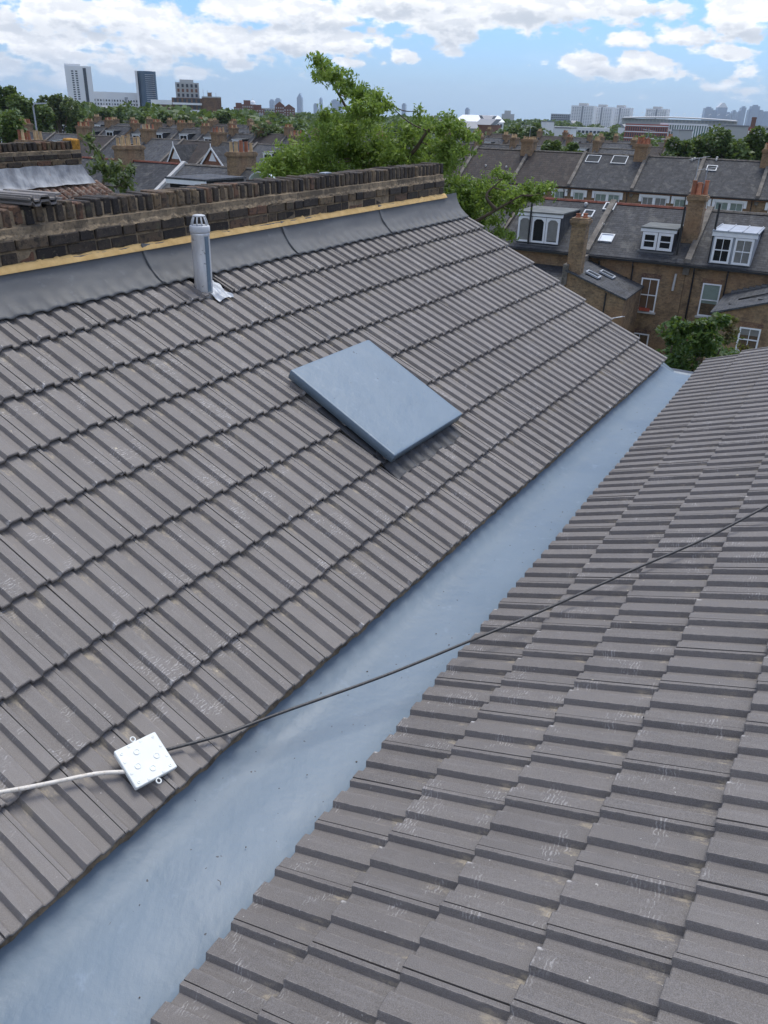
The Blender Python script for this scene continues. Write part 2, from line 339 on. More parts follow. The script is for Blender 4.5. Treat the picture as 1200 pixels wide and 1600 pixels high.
leafmat('leaf_red', (.09, .06, .03), (.14, .08, .04), (.07, .09, .03), .8, .3)

# ------------------------------------------------------------------ mesh helpers
class MB:
    def __init__(s): s.v = []; s.f = []
    def quad(s, a, b, c, d):
        i = len(s.v); s.v += [tuple(a), tuple(b), tuple(c), tuple(d)]; s.f.append((i, i+1, i+2, i+3)); return s
    def poly(s, pts):
        i = len(s.v); s.v += [tuple(p) for p in pts]; s.f.append(tuple(range(i, i+len(pts)))); return s
    def box(s, x0, x1, y0, y1, z0, z1):
        i = len(s.v); s.v += [(x, y, z) for z in (z0, z1) for x, y in ((x0, y0), (x1, y0), (x1, y1), (x0, y1))]
        s.f += [tuple(i+k for k in q) for q in ((3, 2, 1, 0), (4, 5, 6, 7), (0, 1, 5, 4), (1, 2, 6, 5), (2, 3, 7, 6), (3, 0, 4, 7))]; return s
    def hexa(s, p):      # 8 points: bottom loop 4, top loop 4
        i = len(s.v); s.v += [tuple(q) for q in p]
        s.f += [tuple(i+k for k in q) for q in ((3, 2, 1, 0), (4, 5, 6, 7), (0, 1, 5, 4), (1, 2, 6, 5), (2, 3, 7, 6), (3, 0, 4, 7))]; return s
    def prism(s, pts, d):  # polygon pts (3d) extruded by vector d
        n = len(pts); i = len(s.v); d = np.array(d)
        s.v += [tuple(p) for p in pts]+[tuple(np.array(p)+d) for p in pts]
        s.f.append(tuple(i+k for k in reversed(range(n)))); s.f.append(tuple(i+n+k for k in range(n)))
        for k in range(n): s.f.append((i+k, i+(k+1) % n, i+n+(k+1) % n, i+n+k))
        return s
    def tube(s, pts, rads, n=8, cap=True):
        pts = [np.array(p, float) for p in pts]; i0 = len(s.v); up = np.array([0, 0, 1.0])
        for k, p in enumerate(pts):
            d = pts[min(k+1, len(pts)-1)]-pts[max(k-1, 0)]; d /= (np.linalg.norm(d)+1e-9)
            u = np.cross(d, up) if abs(d[2]) < .95 else np.cross(d, np.array([1.0, 0, 0])); u /= np.linalg.norm(u); v = np.cross(d, u)
            if k and u@pu < 0: u, v = -u, -v
            pu = u; r = rads[k] if hasattr(rads, '__len__') else rads
            for j in range(n):
                a = 2*math.pi*j/n; s.v.append(tuple(p+r*(math.cos(a)*u+math.sin(a)*v)))
        for k in range(len(pts)-1):
            for j in range(n):
                a, b = i0+k*n+j, i0+k*n+(j+1) % n; s.f.append((a, b, b+n, a+n))
        if cap:
            s.f.append(tuple(i0+j for j in reversed(range(n)))); s.f.append(tuple(i0+(len(pts)-1)*n+j for j in range(n)))
        return s
    def lathe(s, prof, c=(0, 0, 0), n=12):   # profile (r, z) from bottom up
        i0 = len(s.v)
        for r, z in prof:
            for j in range(n):
                a = 2*math.pi*j/n; s.v.append((c[0]+r*math.cos(a), c[1]+r*math.sin(a), c[2]+z))
        for k in range(len(prof)-1):
            for j in range(n):
                a, b = i0+k*n+j, i0+k*n+(j+1) % n; s.f.append((a, b, b+n, a+n))
        s.f.append(tuple(i0+j for j in reversed(range(n)))); s.f.append(tuple(i0+(len(prof)-1)*n+j for j in range(n)))
        return s
    def mesh(s, name, m, smooth=False):
        me = bpy.data.meshes.new(name); me.from_pydata(s.v, [], s.f); me.validate(); me.update()
        if m: me.materials.append(MATS[m] if isinstance(m, str) else m)
        if smooth: me.polygons.foreach_set('use_smooth', [True]*len(me.polygons))
        return me
def obj(name, me, m=None, parent=None, M=None, smooth=False, **props):
    if isinstance(me, MB): me = me.mesh(name, m, smooth)
    o = bpy.data.objects.new(name, me); COL.objects.link(o)
    if parent is not None: o.parent = parent
    if M is not None: o.matrix_local = M if parent is not None else M
    for k, v in props.items(): o[k] = v
    return o
def tag(o, label=None, cat=None, group=None, kind=None):
    if label: o['label'] = label
    if cat: o['category'] = cat
    if group: o['group'] = group
    if kind: o['kind'] = kind
    return o
def empty(name, M, label=None, cat=None, group=None, kind=None):
    o = bpy.data.objects.new(name, None); COL.objects.link(o); o.matrix_world = M; o.empty_display_size = .2
    return tag(o, label, cat, group, kind)
def dup(o, parent=None, M=None):
    c = o.copy(); COL.objects.link(c)
    if parent is not None: c.parent = parent
    if M is not None: c.matrix_local = M
    for ch in list(o.children): dup(ch, c)
    return c
def frame(O, x, y, z):
    return Matrix([[x[0], y[0], z[0], O[0]], [x[1], y[1], z[1], O[1]], [x[2], y[2], z[2], O[2]], [0, 0, 0, 1]])
def T(x, y, z): return Matrix.Translation((x, y, z))
def Rz(a): return Matrix.Rotation(a, 4, 'Z')
def leaves(name, C_, size, m, parent=None, aspect=.45, droop=.5, seed=0, **kw):
    """C_: Nx3 leaf positions; each leaf its own folded quad"""
    r = np.random.default_rng(seed); N = len(C_)
    th = r.uniform(0, 2*np.pi, N); el_ = r.normal(-droop*.6, .55, N)
    d = np.stack([np.cos(th)*np.cos(el_), np.sin(th)*np.cos(el_), np.sin(el_)], 1)
    nrm = r.normal(0, .6, (N, 3)); nrm[:, 2] += 1.2
    s = np.cross(d, nrm); s /= np.linalg.norm(s, axis=1)[:, None]
    sz = size*r.uniform(.6, 1.35, N)[:, None]
    V = np.stack([C_-d*sz*.5, C_+s*sz*aspect*.5-d*sz*.05, C_+d*sz*.5, C_-s*sz*aspect*.5-d*sz*.05], 1).reshape(-1, 3)
    me = bpy.data.meshes.new(name); me.vertices.add(4*N); me.vertices.foreach_set('co', V.ravel())
    me.loops.add(4*N); me.loops.foreach_set('vertex_index', np.arange(4*N, dtype=np.int32))
    me.polygons.add(N); me.polygons.foreach_set('loop_start', np.arange(0, 4*N, 4, dtype=np.int32)); me.update(calc_edges=True)
    me.materials.append(MATS[m]); o = obj(name, me, parent=parent); 
    for k, v in kw.items(): o[k] = v
    return o
def blob_points(r, c, rad3, n, lumps=9, shell=.55):
    """points in a lumpy crown: many overlapping clusters"""
    c = np.array(c, float); rad3 = np.array(rad3, float); out = []
    k = max(3, lumps)
    for i in range(k):
        d = r.normal(0, 1, 3); d /= np.linalg.norm(d); d[2] = d[2]*.9+.12
        cc = c+d*rad3*r.uniform(.35, .82); rr = rad3*r.uniform(.28, .5)
        m = int(n/k*r.uniform(.6, 1.4)); q = r.normal(0, 1, (m, 3)); q /= np.linalg.norm(q, axis=1)[:, None]
        out.append(cc+q*rr*(r.uniform(shell, 1.0, (m, 1))))
    return np.concatenate(out)

# ------------------------------------------------------------------ ground and air
g = obj('ground', MB().quad((-9000, -9000, 0), (9000, -9000, 0), (9000, 9500, 0), (-9000, 9500, 0)), 'ground_soil'); tag(g, kind='structure')
hzm = bpy.data.materials.new('air'); hzm.use_nodes = True; hzm.node_tree.nodes.clear()
pv = hzm.node_tree.nodes.new('ShaderNodeVolumePrincipled'); pv.inputs['Color'].default_value = (.74, .86, 1.0, 1); pv.inputs['Density'].default_value = 0.00008; pv.inputs['Anisotropy'].default_value = .1
ho = hzm.node_tree.nodes.new('ShaderNodeOutputMaterial'); hzm.node_tree.links.new(pv.outputs[0], ho.inputs['Volume'])
hb = MB().box(-9100, 9100, -9100, 9600, -1.2, 300).mesh('haze', None); hb.materials.append(hzm)
tag(obj('haze', hb), kind='stuff')

# ------------------------------------------------------------------ the two tiled slopes we look over
aL = np.array([.52255927, .85238624, .01922259]); bL = np.array([-.76565508, .45923065, .45042148]); nL = np.array([.37510547, -.25008979, .89260909]); DL = 2.93
aR = np.array([.50698659, .86095959, .04139054]); bR = np.array([-.78371575, .48042649, -.393675]); nR = np.array([-.35882338, .16714953, .91831738]); DR = 1.79
OL = CAM-nL*DL; OR_ = CAM-nR*DR
FL = frame(OL, aL, bL, nL)                    # x along the eaves away from us, y up the slope
FR = frame(OR_, -aR, -bR, nR)                 # x towards us, y up the slope
wH = np.array([-aL[1], aL[0], 0]); wH /= np.linalg.norm(wH)
def onL(x, y, n=0.0):
    r = ray(x, y); P = r*((-DL+n)/(nL@r)); return np.array([P@aL, P@bL, n])
def onR(x, y, n=0.0):
    r = ray(x, y); P = r*((-DR+n)/(nR@r)); return np.array([-(P@aR), -(P@bR), n])
def Lw(a, b, n): return OL+aL*a+bL*b+nL*n
def Rw(a, b, n): return OR_-aR*a-bR*b+nR*n

TW, RIBH = .24, .0215
def tile_profile():
    h = RIBH
    return [(-.014, h-.010), (.0022, h-.010), (.0024, h), (.017, h), (.029, 0), (.065, 0), (.077, h), (.137, h), (.149, 0), (.185, 0), (.197, h), (.2385, h)]
def tile_mesh(L, x0=None, x1=None, seed=0, mt='concrete_tile'):
    pr = tile_profile()
    if x0 is not None: pr = [p for p in pr if p[0] >= x0]
    if x1 is not None: pr = [p for p in pr if p[0] <= x1]
    m = MB(); n = len(pr); th = .013
    rr = random.Random(seed)
    ys = [0, .004, L]
    for y in ys:
        dz = -.003 if y == 0 else 0
        for (x, z) in pr: m.v.append((x+rr.uniform(-.0006, .0006), y, z+dz+rr.uniform(-.0005, .0005)))
    b0 = len(m.v)
    for y in (0, L):
        for (x, z) in pr: m.v.append((x, y, z-th))
    for k in range(2):
        for i in range(n-1): a = k*n+i; m.f.append((a, a+1, a+1+n, a+n))
    for i in range(n-1):
        m.f.append((b0+i+1, b0+i, b0+n+i, b0+n+i+1))      # underside
        m.f.append((i+1, i, b0+i, b0+i+1))                # tail face
        m.f.append((2*n+i, 2*n+i+1, b0+n+i+1, b0+n+i))    # head face
    m.f.append((0, n, 2*n, b0+n, b0)); e = n-1; m.f.append((e+2*n, e+n, e, b0+e, b0+n+e))
    return m.mesh('roof_tile', mt)
GA = .35
def lay_tiles(root, x0, ncols, y0, nrows, headcut, skip, cull, mt='concrete_tile'):
    ms = [tile_mesh(.42, seed=i, mt=mt) for i in range(4)]; mtop = tile_mesh(headcut) if headcut else None
    cnt = 0
    for r in range(nrows):
        for c in range(ncols):
            x = x0+c*TW; y = y0+r*GA
            if skip and skip(r, c, x, y): continue
            if cull(x, y): continue
            last = (r == nrows-1 and mtop is not None)
            me = mtop if last else random.choice(ms)
            M = T(x+random.uniform(-.0012, .0012), y+random.uniform(-.004, .004), random.uniform(-.001, .002)+.017)
            M = M @ Rz(random.uniform(-.0035, .0035)) @ Matrix.Rotation(-.092+random.uniform(-.003, .003), 4, 'X') @ Matrix.Rotation(random.uniform(-.003, .003), 4, 'Y')
            obj('roof_tile', me, parent=root, M=M); cnt += 1
    return cnt
def inview(P, m=170):
    q = proj(P); return q is not None and -m < q[0] < 1200+m and -m < q[1] < 1600+m

roofL = empty('roof_slope', FL, 'large grey ribbed concrete tile slope left of the gutter with a blue hatch on it', 'roof')
obj('underlay', MB().box(-.5, 8.32, .60, 3.38, -.09, -.035), 'dark_underlay', roofL)
X0L = 8.42-36*TW
# the pipe stands where one tile of the top course is missing
def skipL(r, c, x, y): return r == 7 and 4.08 < x+TW/2 < 4.08+TW
nl_ = lay_tiles(roofL, X0L, 36, .562, 8, .36, skipL, lambda x, y: not any(inview(Lw(x+i*.24, y+j*.4, 0)) for i in (0, 1) for j in (0, 1)))
roofR = empty('roof_slope', FR, 'grey ribbed concrete tile slope filling the lower right with a black cable across it', 'roof')
# x on this slope runs towards us: far verge at x = -8.38
obj('underlay', MB().box(-8.25, .5, -2.10, .6, -.09, -.035), 'dark_underlay', roofR)
nr_ = lay_tiles(roofR, -8.40, 36, -2.165, 7, None, None, lambda x, y: not any(inview(Rw(x+i*.24, y+j*.4, 0), 60) for i in (0, 1) for j in (0, 1)), 'concrete_tile_darkened')
print('tiles', nl_, nr_)
# mortar bedding under the left eaves
def ragged(parent, name, m, fa, fb, x0, x1, n, jit, seed):
    r = random.Random(seed); mb = MB()
    for i in range(n+1):
        x = x0+(x1-x0)*i/n; p, q = fa(x), fb(x)
        mb.v.append((p[0], p[1]+r.uniform(-jit, jit), p[2]+r.uniform(-jit, jit)*.5)); mb.v.append((q[0], q[1]+r.uniform(-jit, jit), q[2]+r.uniform(-jit, jit)*.3))
    for i in range(n): mb.f.append((2*i, 2*i+2, 2*i+3, 2*i+1))
    return obj(name, mb, m, parent, smooth=False)
ragged(roofL, 'mortar_bedding', 'old_mortar', lambda x: (x, .590, -.006), lambda x: (x, .560, -.040), .2, 8.3, 240, .006, 3)
# body of the house under the slopes (brick back wall and floor slab, seen only past the verges)
zl = FL @ Vector((8.3, .6, 0)); body = empty('house_back_wall', frame(Lw(8.30, 3.4, -.25), -wH, aL*np.array([1, 1, 0])/np.linalg.norm(aL[:2]), np.array([0, 0, 1.0])),
    'yellow brick back wall of the house under the tiled slopes', 'house wall')
obj('brickwork', MB().box(-.3, 6.0, -.25, 0, -11.0, -2.0), 'stock_brick', body)

def catmull(pts, n=10):
    pts = [np.array(p, float) for p in pts]; P2 = [2*pts[0]-pts[1]]+pts+[2*pts[-1]-pts[-2]]; out = []
    for i in range(1, len(P2)-2):
        p0, p1, p2, p3 = P2[i-1:i+3]
        for k in range(n):
            t = k/n; out.append(.5*((2*p1)+(-p0+p2)*t+(2*p0-5*p1+4*p2-p3)*t*t+(-p0+3*p1-3*p2+p3)*t**3))
    out.append(pts[-1]); return out
# ------------------------------------------------------------------ valley gutter
gut = MB(); NX = 120
def gut_sec(a):
    P = [Lw(a, .72, -.050), Lw(a, .57, -.046), Lw(a, .47, -.052)]
    ar = a
    Rr = Rw(-ar, -2.155, -.042); Rin = Rw(-ar, -2.02, -.045)
    A = P[2]; t_ = Rr.copy()
    sole = min(A[2], t_[2]-.03)-.03
    P[2] = P[2].copy()
    B = A+(t_-A)*.10; B[2] = A[2]-.020; Cc = A+(t_-A)*.5; Cc[2] = A[2]-.026; D_ = A+(t_-A)*.86; D_[2] = min(A[2]-.02, t_[2]-.02); E_ = t_
    return P+[B, Cc, D_, E_, Rin]
a0, a1 = .2, 8.42
for i in range(NX+1):
    a = a0+(a1-a0)*i/NX
    sec = gut_sec(a)
    for j, p in enumerate(sec):
        k = mnoise.noise(Vector((a*1.7, j*3.1, 0)))*.006+mnoise.noise(Vector((a*6, j*3.1, 5)))*.002
        gut.v.append((p[0], p[1], p[2]+(k if 1 < j < 7 else 0)))
ns = len(sec)
for i in range(NX):
    for j in range(ns-1): a = i*ns+j; gut.f.append((a, a+1, a+1+ns, a+ns))
gutter = empty('valley_gutter', T(*Lw(0, .4, -.1)), 'glossy grey blue resin coated valley gutter running between the two tiled slopes', 'gutter')
Mi = gutter.matrix_world.inverted()
go = obj('lining', gut, 'grey_blue_resin', gutter, Mi, smooth=True)
md = go.modifiers.new('sub', 'SUBSURF'); md.levels = 1; md.render_levels = 1
lip = MB(); pe = [p for p in gut_sec(8.42)][1:]
lip.v = []; 
for p in pe: lip.v += [tuple(p), tuple(p+aL*.035+np.array([0, 0, .012])), tuple(p+aL*.04+np.array([0, 0, -.08]))]
for i in range(len(pe)-1):
    for k in range(2): a = i*3+k; lip.f.append((a, a+3, a+4, a+1))
obj('end_lip', lip, 'grey_blue_resin', gutter, Mi)
pc = gut_sec(8.5)[4]
hop = MB(); ux = np.array([*(-wH[:2]), 0]); uy = aL*np.array([1, 1, 0])
def obox(mb, c, ux, uy, uz, hx, hy, hz):
    c = np.array(c); p = [c+sx*ux*hx+sy*uy*hy+sz*uz*hz for sz in (-1, 1) for sx, sy in ((-1, -1), (1, -1), (1, 1), (-1, 1))]; mb.hexa(p); return mb
Z = np.array([0, 0, 1.0])
obox(hop, pc+np.array([0, 0, -.08])+uy*.10, ux, uy, Z, .26, .07, .06)
obj('outlet_box', hop, 'black_plastic', gutter, Mi)
# scraps lying in the gutter
gn = np.cross(aL, -wH); gn /= np.linalg.norm(gn); gn = gn if gn[2] > 0 else -gn
g0 = np.array(gut_sec(3.0)[4])
def ong(x, y): r = ray(x, y); return CAM+r*(((g0-CAM)@gn)/(r@gn))
for (p, q, lb) in (((161, 1457), (180, 1433), 'short dark twig lying in the near part of the blue gutter'), ((545, 1037), (567, 1020), 'thin dark straw lying in the middle of the blue gutter below the tiles'), ((340, 1376), (345, 1384), 'tiny dark stalk lying near the right tiles in the gutter'), ((700, 893), (716, 880), 'dark stick lying in the gutter beside the left eaves')):
    A_, B_ = ong(*p)+gn*.004, ong(*q)+gn*.004; M_ = (A_+B_)/2+gn*.002+np.array([.004, .002, 0])
    tag(obj('twig', MB().tube(catmull([A_, M_, B_], 4), .0011, 5), 'bark'), lb, 'twig')
sp = MB(); r9 = random.Random(4)
for k in range(60):
    a = r9.uniform(.6, 8.2); j = r9.choice((3, 4, 5)); sec = gut_sec(a); P_ = np.array(sec[j])*(u9 := r9.random())+np.array(sec[j+1])*(1-u9); q_ = r9.uniform(.001, .0026)*(1+a*.12)
    obox(sp, P_+gn*.002, aL, -wH, gn, q_, q_*r9.uniform(.4, 1), q_*.5)
tag(obj('grit', sp, 'bark'), kind='stuff')
# a lap joint across the lining and a welt along its left side
for a in (4.6, 6.6):
    lapm = MB()
    for k in range(2, 7):
        s0, s1_ = [np.array(v) for v in gut_sec(a)[k:k+2]]; t0_, t1_ = [np.array(v) for v in gut_sec(a+.006)[k:k+2]]; u0_, u1_ = [np.array(v) for v in gut_sec(a+.16)[k:k+2]]
        lapm.quad(s0-gn*.002, s1_-gn*.002, t1_+gn*.0018, t0_+gn*.0018); lapm.quad(t0_+gn*.0018, t1_+gn*.0018, u1_-gn*.003, u0_-gn*.003)
    obj('lap_joint', lapm, 'grey_blue_resin', gutter, Mi)

# ------------------------------------------------------------------ parapet wall
ZW = np.cross(aL, wH); ZW /= np.linalg.norm(ZW)
OW = CAM+wH*4.355; OW[2] = 0.0
FW = frame(OW+Z*11.30, aL, wH, ZW)          # x along wall, y into wall, z up; origin height 11.30 at x = 0
par = empty('parapet_wall', FW, 'sooty brick parapet wall with brick on edge top above the lead flashing', 'wall')
XA, XB = 1.6, 8.13
obj('mortar_core', MB().box(XA, XB-.01, .012, .205, -.5, .300).box(XA, XB-.01, .050, .232, .300, .388), 'old_mortar', par)
def brick_mesh(lx, ly, lz, seed, ch=.006):
    r = random.Random(seed); m = MB(); pts = []
    hx, hy, hz = lx/2, ly/2, lz/2
    # chamfered box from 8 corners split in 3
    def J(): return r.uniform(-.0022, .0022)
    idx = {}
    for sx in (-1, 1):
        for sy in (-1, 1):
            for sz in (-1, 1):
                for ax in range(3):
                    p = [sx*(hx-(ch if ax != 0 else 0)), sy*(hy-(ch if ax != 1 else 0)), sz*(hz-(ch if ax != 2 else 0))]
                    idx[(sx, sy, sz, ax)] = len(m.v); m.v.append((p[0]+J(), p[1]+J(), p[2]+J()))
    for ax in range(3):
        o1, o2 = [(1, 2), (2, 0), (0, 1)][ax]
        for s in (-1, 1):
            q = []
            for u, v in ((-1, -1), (1, -1), (1, 1), (-1, 1)):
                k = [0, 0, 0]; k[ax] = s; k[o1] = u; k[o2] = v; q.append(idx[(*k, ax)])
            m.f.append(tuple(q if s > 0 else reversed(q)))
    for ax in range(3):      # edge chamfers parallel to ax
        o1, o2 = [(1, 2), (2, 0), (0, 1)][ax]
        for u in (-1, 1):
            for v in (-1, 1):
                def K(s, a_): k = [0, 0, 0]; k[ax] = s; k[o1] = u; k[o2] = v; return idx[(*k, a_)]
                m.f.append((K(-1, o1), K(1, o1), K(1, o2), K(-1, o2)))
    for sx in (-1, 1):
        for sy in (-1, 1):
            for sz in (-1, 1): m.f.append(tuple(idx[(sx, sy, sz, a_)] for a_ in range(3)))
    import bmesh
    me = m.mesh('brick', 'sooty_brick'); bm = bmesh.new(); bm.from_mesh(me); bmesh.ops.recalc_face_normals(bm, faces=bm.faces); bm.to_mesh(me); bm.free()
    return me
bedge = [brick_mesh(.053, .205, .100, i) for i in range(5)]; bstr = [brick_mesh(.213, .10, .062, 20+i) for i in range(5)]
def RJ(s=.02): return Matrix.Rotation(random.uniform(-s, s), 4, 'X') @ Matrix.Rotation(random.uniform(-s, s), 4, 'Y') @ Matrix.Rotation(random.uniform(-s, s), 4, 'Z')
nb = 0
x = XA
while x < XB-.03:
    if inview(np.array((FW @ Vector((x, 0, .35)))), 120) or x > 2.2:
        Sx = random.uniform(.9, 1.12)
        obj('brick', random.choice(bedge), parent=par, M=T(x+.036, .04+.1025+random.uniform(-.006, .006), .355+random.uniform(-.006, .006)) @ RJ(.035) @ Matrix.Diagonal((Sx, 1, 1, 1))); nb += 1
    x += random.uniform(.068, .078)
for row, (z, off, hh) in enumerate(((.210, .0, 1), (.138, .11, 1))):
    x = XA+off
    while x < XB-.08:
        L_ = .225 if random.random() < .75 else .115
        if x+L_ > XB: L_ = XB-x
        obj('brick', random.choice(bstr), parent=par, M=T(x+L_/2, .045+random.uniform(-.005, .006)+(.012 if row else 0), z+random.uniform(-.003, .003)) @ RJ(.012) @ Matrix.Diagonal(((L_-.012)/.213, 1, .98, 1))); nb += 1
        x += L_
# sloped mortar ledge between the courses
led = MB(); r_ = random.Random(5); n = 260
for i in range(n+1):
    x = XA+(XB-XA)*i/n; j = lambda s: r_.uniform(-s, s)
    led.v += [(x, .000+j(.006), .238+j(.006)), (x, .006+j(.006), .252+j(.006)), (x, .036+j(.006), .300+j(.007)), (x, .06, .31)]
for i in range(n):
    for k in range(3): a = i*4+k; led.f.append((a, a+4, a+5, a+1))
obj('mortar_ledge', led, 'old_mortar', par)
top = MB(); n = 200
for i in range(n+1):
    x = XA+(XB-XA)*i/n
    for y in (.05, .10, .15, .20, .235): top.v.append((x, y, .384+r_.uniform(-.006, .008)-(.02 if y in (.235,) else 0)))
for i in range(n):
    for k in range(4): a = i*5+k; top.f.append((a, a+5, a+6, a+1))
obj('mortar_topping', top, 'old_mortar', par)
# fresh yellow pointing over the flashing
yl = MB(); n = 420
for i in range(n+1):
    x = 1.6+(8.16-1.6)*i/n
    jag = mnoise.noise(Vector((x*9, 0, 0)))*.010+mnoise.noise(Vector((x*40, 3, 0)))*.008+max(0, mnoise.noise(Vector((x*16, 7, 0)))-.35)*.06
    yl.v += [(x, -.030, .068), (x, -.026, .078), (x, -.006, .100+jag*.8), (x, .010, .108+jag*.8)]
for i in range(n):
    for k in range(3): a = i*4+k; yl.f.append((a, a+4, a+5, a+1))
obj('yellow_pointing', yl, 'fresh_yellow_mortar', par, smooth=True)
obj('wall_back', MB().box(XA, XB-.02, .02, .21, -3.5, -.5), 'stock_brick', par)
# small grey lid resting on the coping
tag(obj('slate_scrap', MB().box(-.05, .05, -.03, .03, 0, .008), 'zinc', M=FW @ T(6.15, .12, .412)), 'small flat grey scrap lying on the brick parapet below the tree', 'scrap')

# ------------------------------------------------------------------ lead flashing
fl = empty('lead_flashing', FL, 'dark grey lead flashing dressed from the parapet onto the top tiles', 'flashing')
def ribz(x):
    u = (x-X0L) % .12; h = RIBH
    if u < .017: return h
    if u < .029: return h*(1-(u-.017)/.012)
    if u < .065: return 0
    if u < .077: return h*(u-.065)/.012
    return h
def smooth_rib(x): return sum(ribz(x+d) for d in (-.012, -.006, 0, .006, .012))/5
joints = [1.55, 2.37, 3.85, 5.33, 6.79, 8.36]
for k in range(len(joints)-1):
    xa, xb = joints[k], joints[k+1]+.05; 
    if k == len(joints)-2: xb = 8.38
    nx = int((xb-xa)/.012); nt = 16; m = MB()
    for i in range(nx+1):
        x = xa+(xb-xa)*i/nx
        lift = .012*math.exp(-((x-xa)/.05)**2)+.006
        for j in range(nt+1):
            t = j/nt
            b = (1-t)**2*3.475+2*t*(1-t)*3.39+t*t*3.215; nn = (1-t)**2*.160+2*t*(1-t)*.045+t*t*.030
            wv = max(0, (t-.55)/.45); wv = wv*wv*(3-2*wv)
            nn += wv*(smooth_rib(x)-.010)*.62+mnoise.noise(Vector((x*2.2, t*3, k)))*.008*(1-wv*.5)+mnoise.noise(Vector((x*9, t*7, k)))*.003
            b += (mnoise.noise(Vector((x*6, k, 0)))*.006 if j == nt else 0)
            m.v.append((x, b, nn+lift))
        m.v.append((x, m.v[-1][1]+.002, m.v[-1][2]-.006))
    q = nt+2
    for i in range(nx):
        for j in range(nt+1): a = i*q+j; m.f.append((a, a+1, a+1+q, a+q))
    # raised front edge thickness
    i0 = len(m.v)
    for j in range(nt+1): p = m.v[j]; m.v.append((p[0]+.001, p[1], p[2]-.012))
    for j in range(nt): m.f.append((j, i0+j, i0+j+1, j+1))
    obj('lead_sheet', m, 'new_lead', fl, smooth=True)

# ------------------------------------------------------------------ roof hatch cover
hn = .115
c4 = [onL(*p, hn) for p in ((453, 579), (577, 529), (723, 648), (617, 710))]
print('hatch corners', [tuple(np.round(c, 3)) for c in c4])
ax0 = (c4[0][0]+c4[3][0])/2; ax1 = (c4[1][0]+c4[2][0])/2; by0 = (c4[2][1]+c4[3][1])/2; by1 = (c4[0][1]+c4[1][1])/2
hx, hy = (ax1-ax0)/2, (by1-by0)/2
hat = empty('roof_hatch', FL @ T((ax0+ax1)/2, (by0+by1)/2, 0), 'pale blue grey resin coated hatch cover set in the left tiled slope', 'roof hatch')
def hatch_cover():
    m = MB(); prof = [(0, .012), (.0, .067), (.0015, .0705), (.004, .0722), (.008, .073), (.018, .073)]
    rings = []
    for d, z in prof:
        ring = []
        for cx, cy, a_ in ((1, 1, 0), (-1, 1, 90), (-1, -1, 180), (1, -1, 270)):
            rr = .008
            for k in range(4):
                an = rad(a_+k*30); ring.append((cx*(hx-d-rr)+rr*math.cos(an), cy*(hy-d-rr)+rr*math.sin(an), hn-.073+z+mnoise.noise(Vector((cx*3, cy*2, k*.3)))*.002))
        rings.append(ring); 
    for ring in rings: m.v += ring
    n = 16
    for k in range(len(rings)-1):
        for j in range(n): a, b = k*n+j, k*n+(j+1) % n; m.f.append((a, b, b+n, a+n))
    m.f.append(tuple((len(rings)-1)*n+j for j in range(n))); m.f.append(tuple(reversed(range(n))))
    return m
co = obj('cover', hatch_cover(), 'cover_resin', hat, smooth=True)
try:
    for p in co.data.polygons: p.use_smooth = True
    co.data.polygons[-2].use_smooth = False; co.data.polygons[-1].use_smooth = False
except Exception: pass
obj('upstand', MB().box(-hx+.10, hx-.10, -hy+.10, hy-.10, -.02, hn-.074), 'new_lead', hat)
# lead soaker strip along the near side and the apron dressed over the tiles below
st = MB(); st.box(-hx-.030, -hx+.11, -hy+.03, hy-.30, .024, .032)
obj('side_soaker', st, 'soft_flashing', hat)
ap = MB(); nx, nt = 90, 8; xc, yc = (ax0+ax1)/2, (by0+by1)/2
for i in range(nx+1):
    x = -hx-.04+(2*hx-.02)*i/nx
    for j in range(nt+1):
        t = j/nt; y = -hy+.12-(.22+.02*mnoise.noise(Vector((x*7, 0, 9))))*t
        nn = .030*(1-t)**3+.004+smooth_rib(x+xc)+.012*max(0, .55-t)
        ap.v.append((x, y, nn+mnoise.noise(Vector((x*12, t*3, 2)))*.004))
for i in range(nx):
    for j in range(nt): a = i*(nt+1)+j; ap.f.append((a, a+1, a+nt+2, a+nt+1))
obj('lead_apron', ap, 'soft_flashing', hat, smooth=True)

# ------------------------------------------------------------------ vent pipe
pb = Lw(4.125, 3.08, 0)
rr_ = ray(313, 336); hd = math.hypot(pb[0]-CAM[0], pb[1]-CAM[1]); 
pipe = empty('vent_pipe', T(*pb), 'galvanised grey vent pipe with a cage cap standing by the lead flashing', 'vent pipe')
ztop = H+rr_[2]/math.hypot(rr_[0], rr_[1])*hd-pb[2]; print('pipe height', ztop, 'proj', proj(pb), proj(pb+Z*ztop))
R_ = .062; zc = ztop-.10
obj('tube', MB().lathe([(R_, -.25), (R_, zc*.5), (R_, zc-.03), (R_+.002, zc-.025), (R_+.002, zc-.012), (R_, zc-.01), (R_-.006, zc)], n=28), 'galvanised', pipe, smooth=True)
cap = MB().lathe([(R_+.003, zc-.012), (R_+.006, zc), (R_+.006, zc+.028), (R_+.001, zc+.036), (R_-.012, zc+.037)], n=28)
obj('cap_collar', cap, 'pipe_cap_grey', pipe, smooth=True)
for k in range(10):
    an = 2*math.pi*k/10+.2; c_, s_ = math.cos(an), math.sin(an)
    obj('cage_bar', MB().tube([((R_-.004)*c_, (R_-.004)*s_, zc+.03), ((R_-.012)*c_, (R_-.012)*s_, zc+.062), ((R_-.026)*c_, (R_-.026)*s_, ztop-.004)], .0048, 6), 'pipe_cap_grey', pipe, smooth=True)
obj('cage_top', MB().lathe([(.036, ztop-.010), (.043, ztop-.006), (.040, ztop), (.022, ztop+.004)], n=20), 'pipe_cap_grey', pipe, smooth=True)
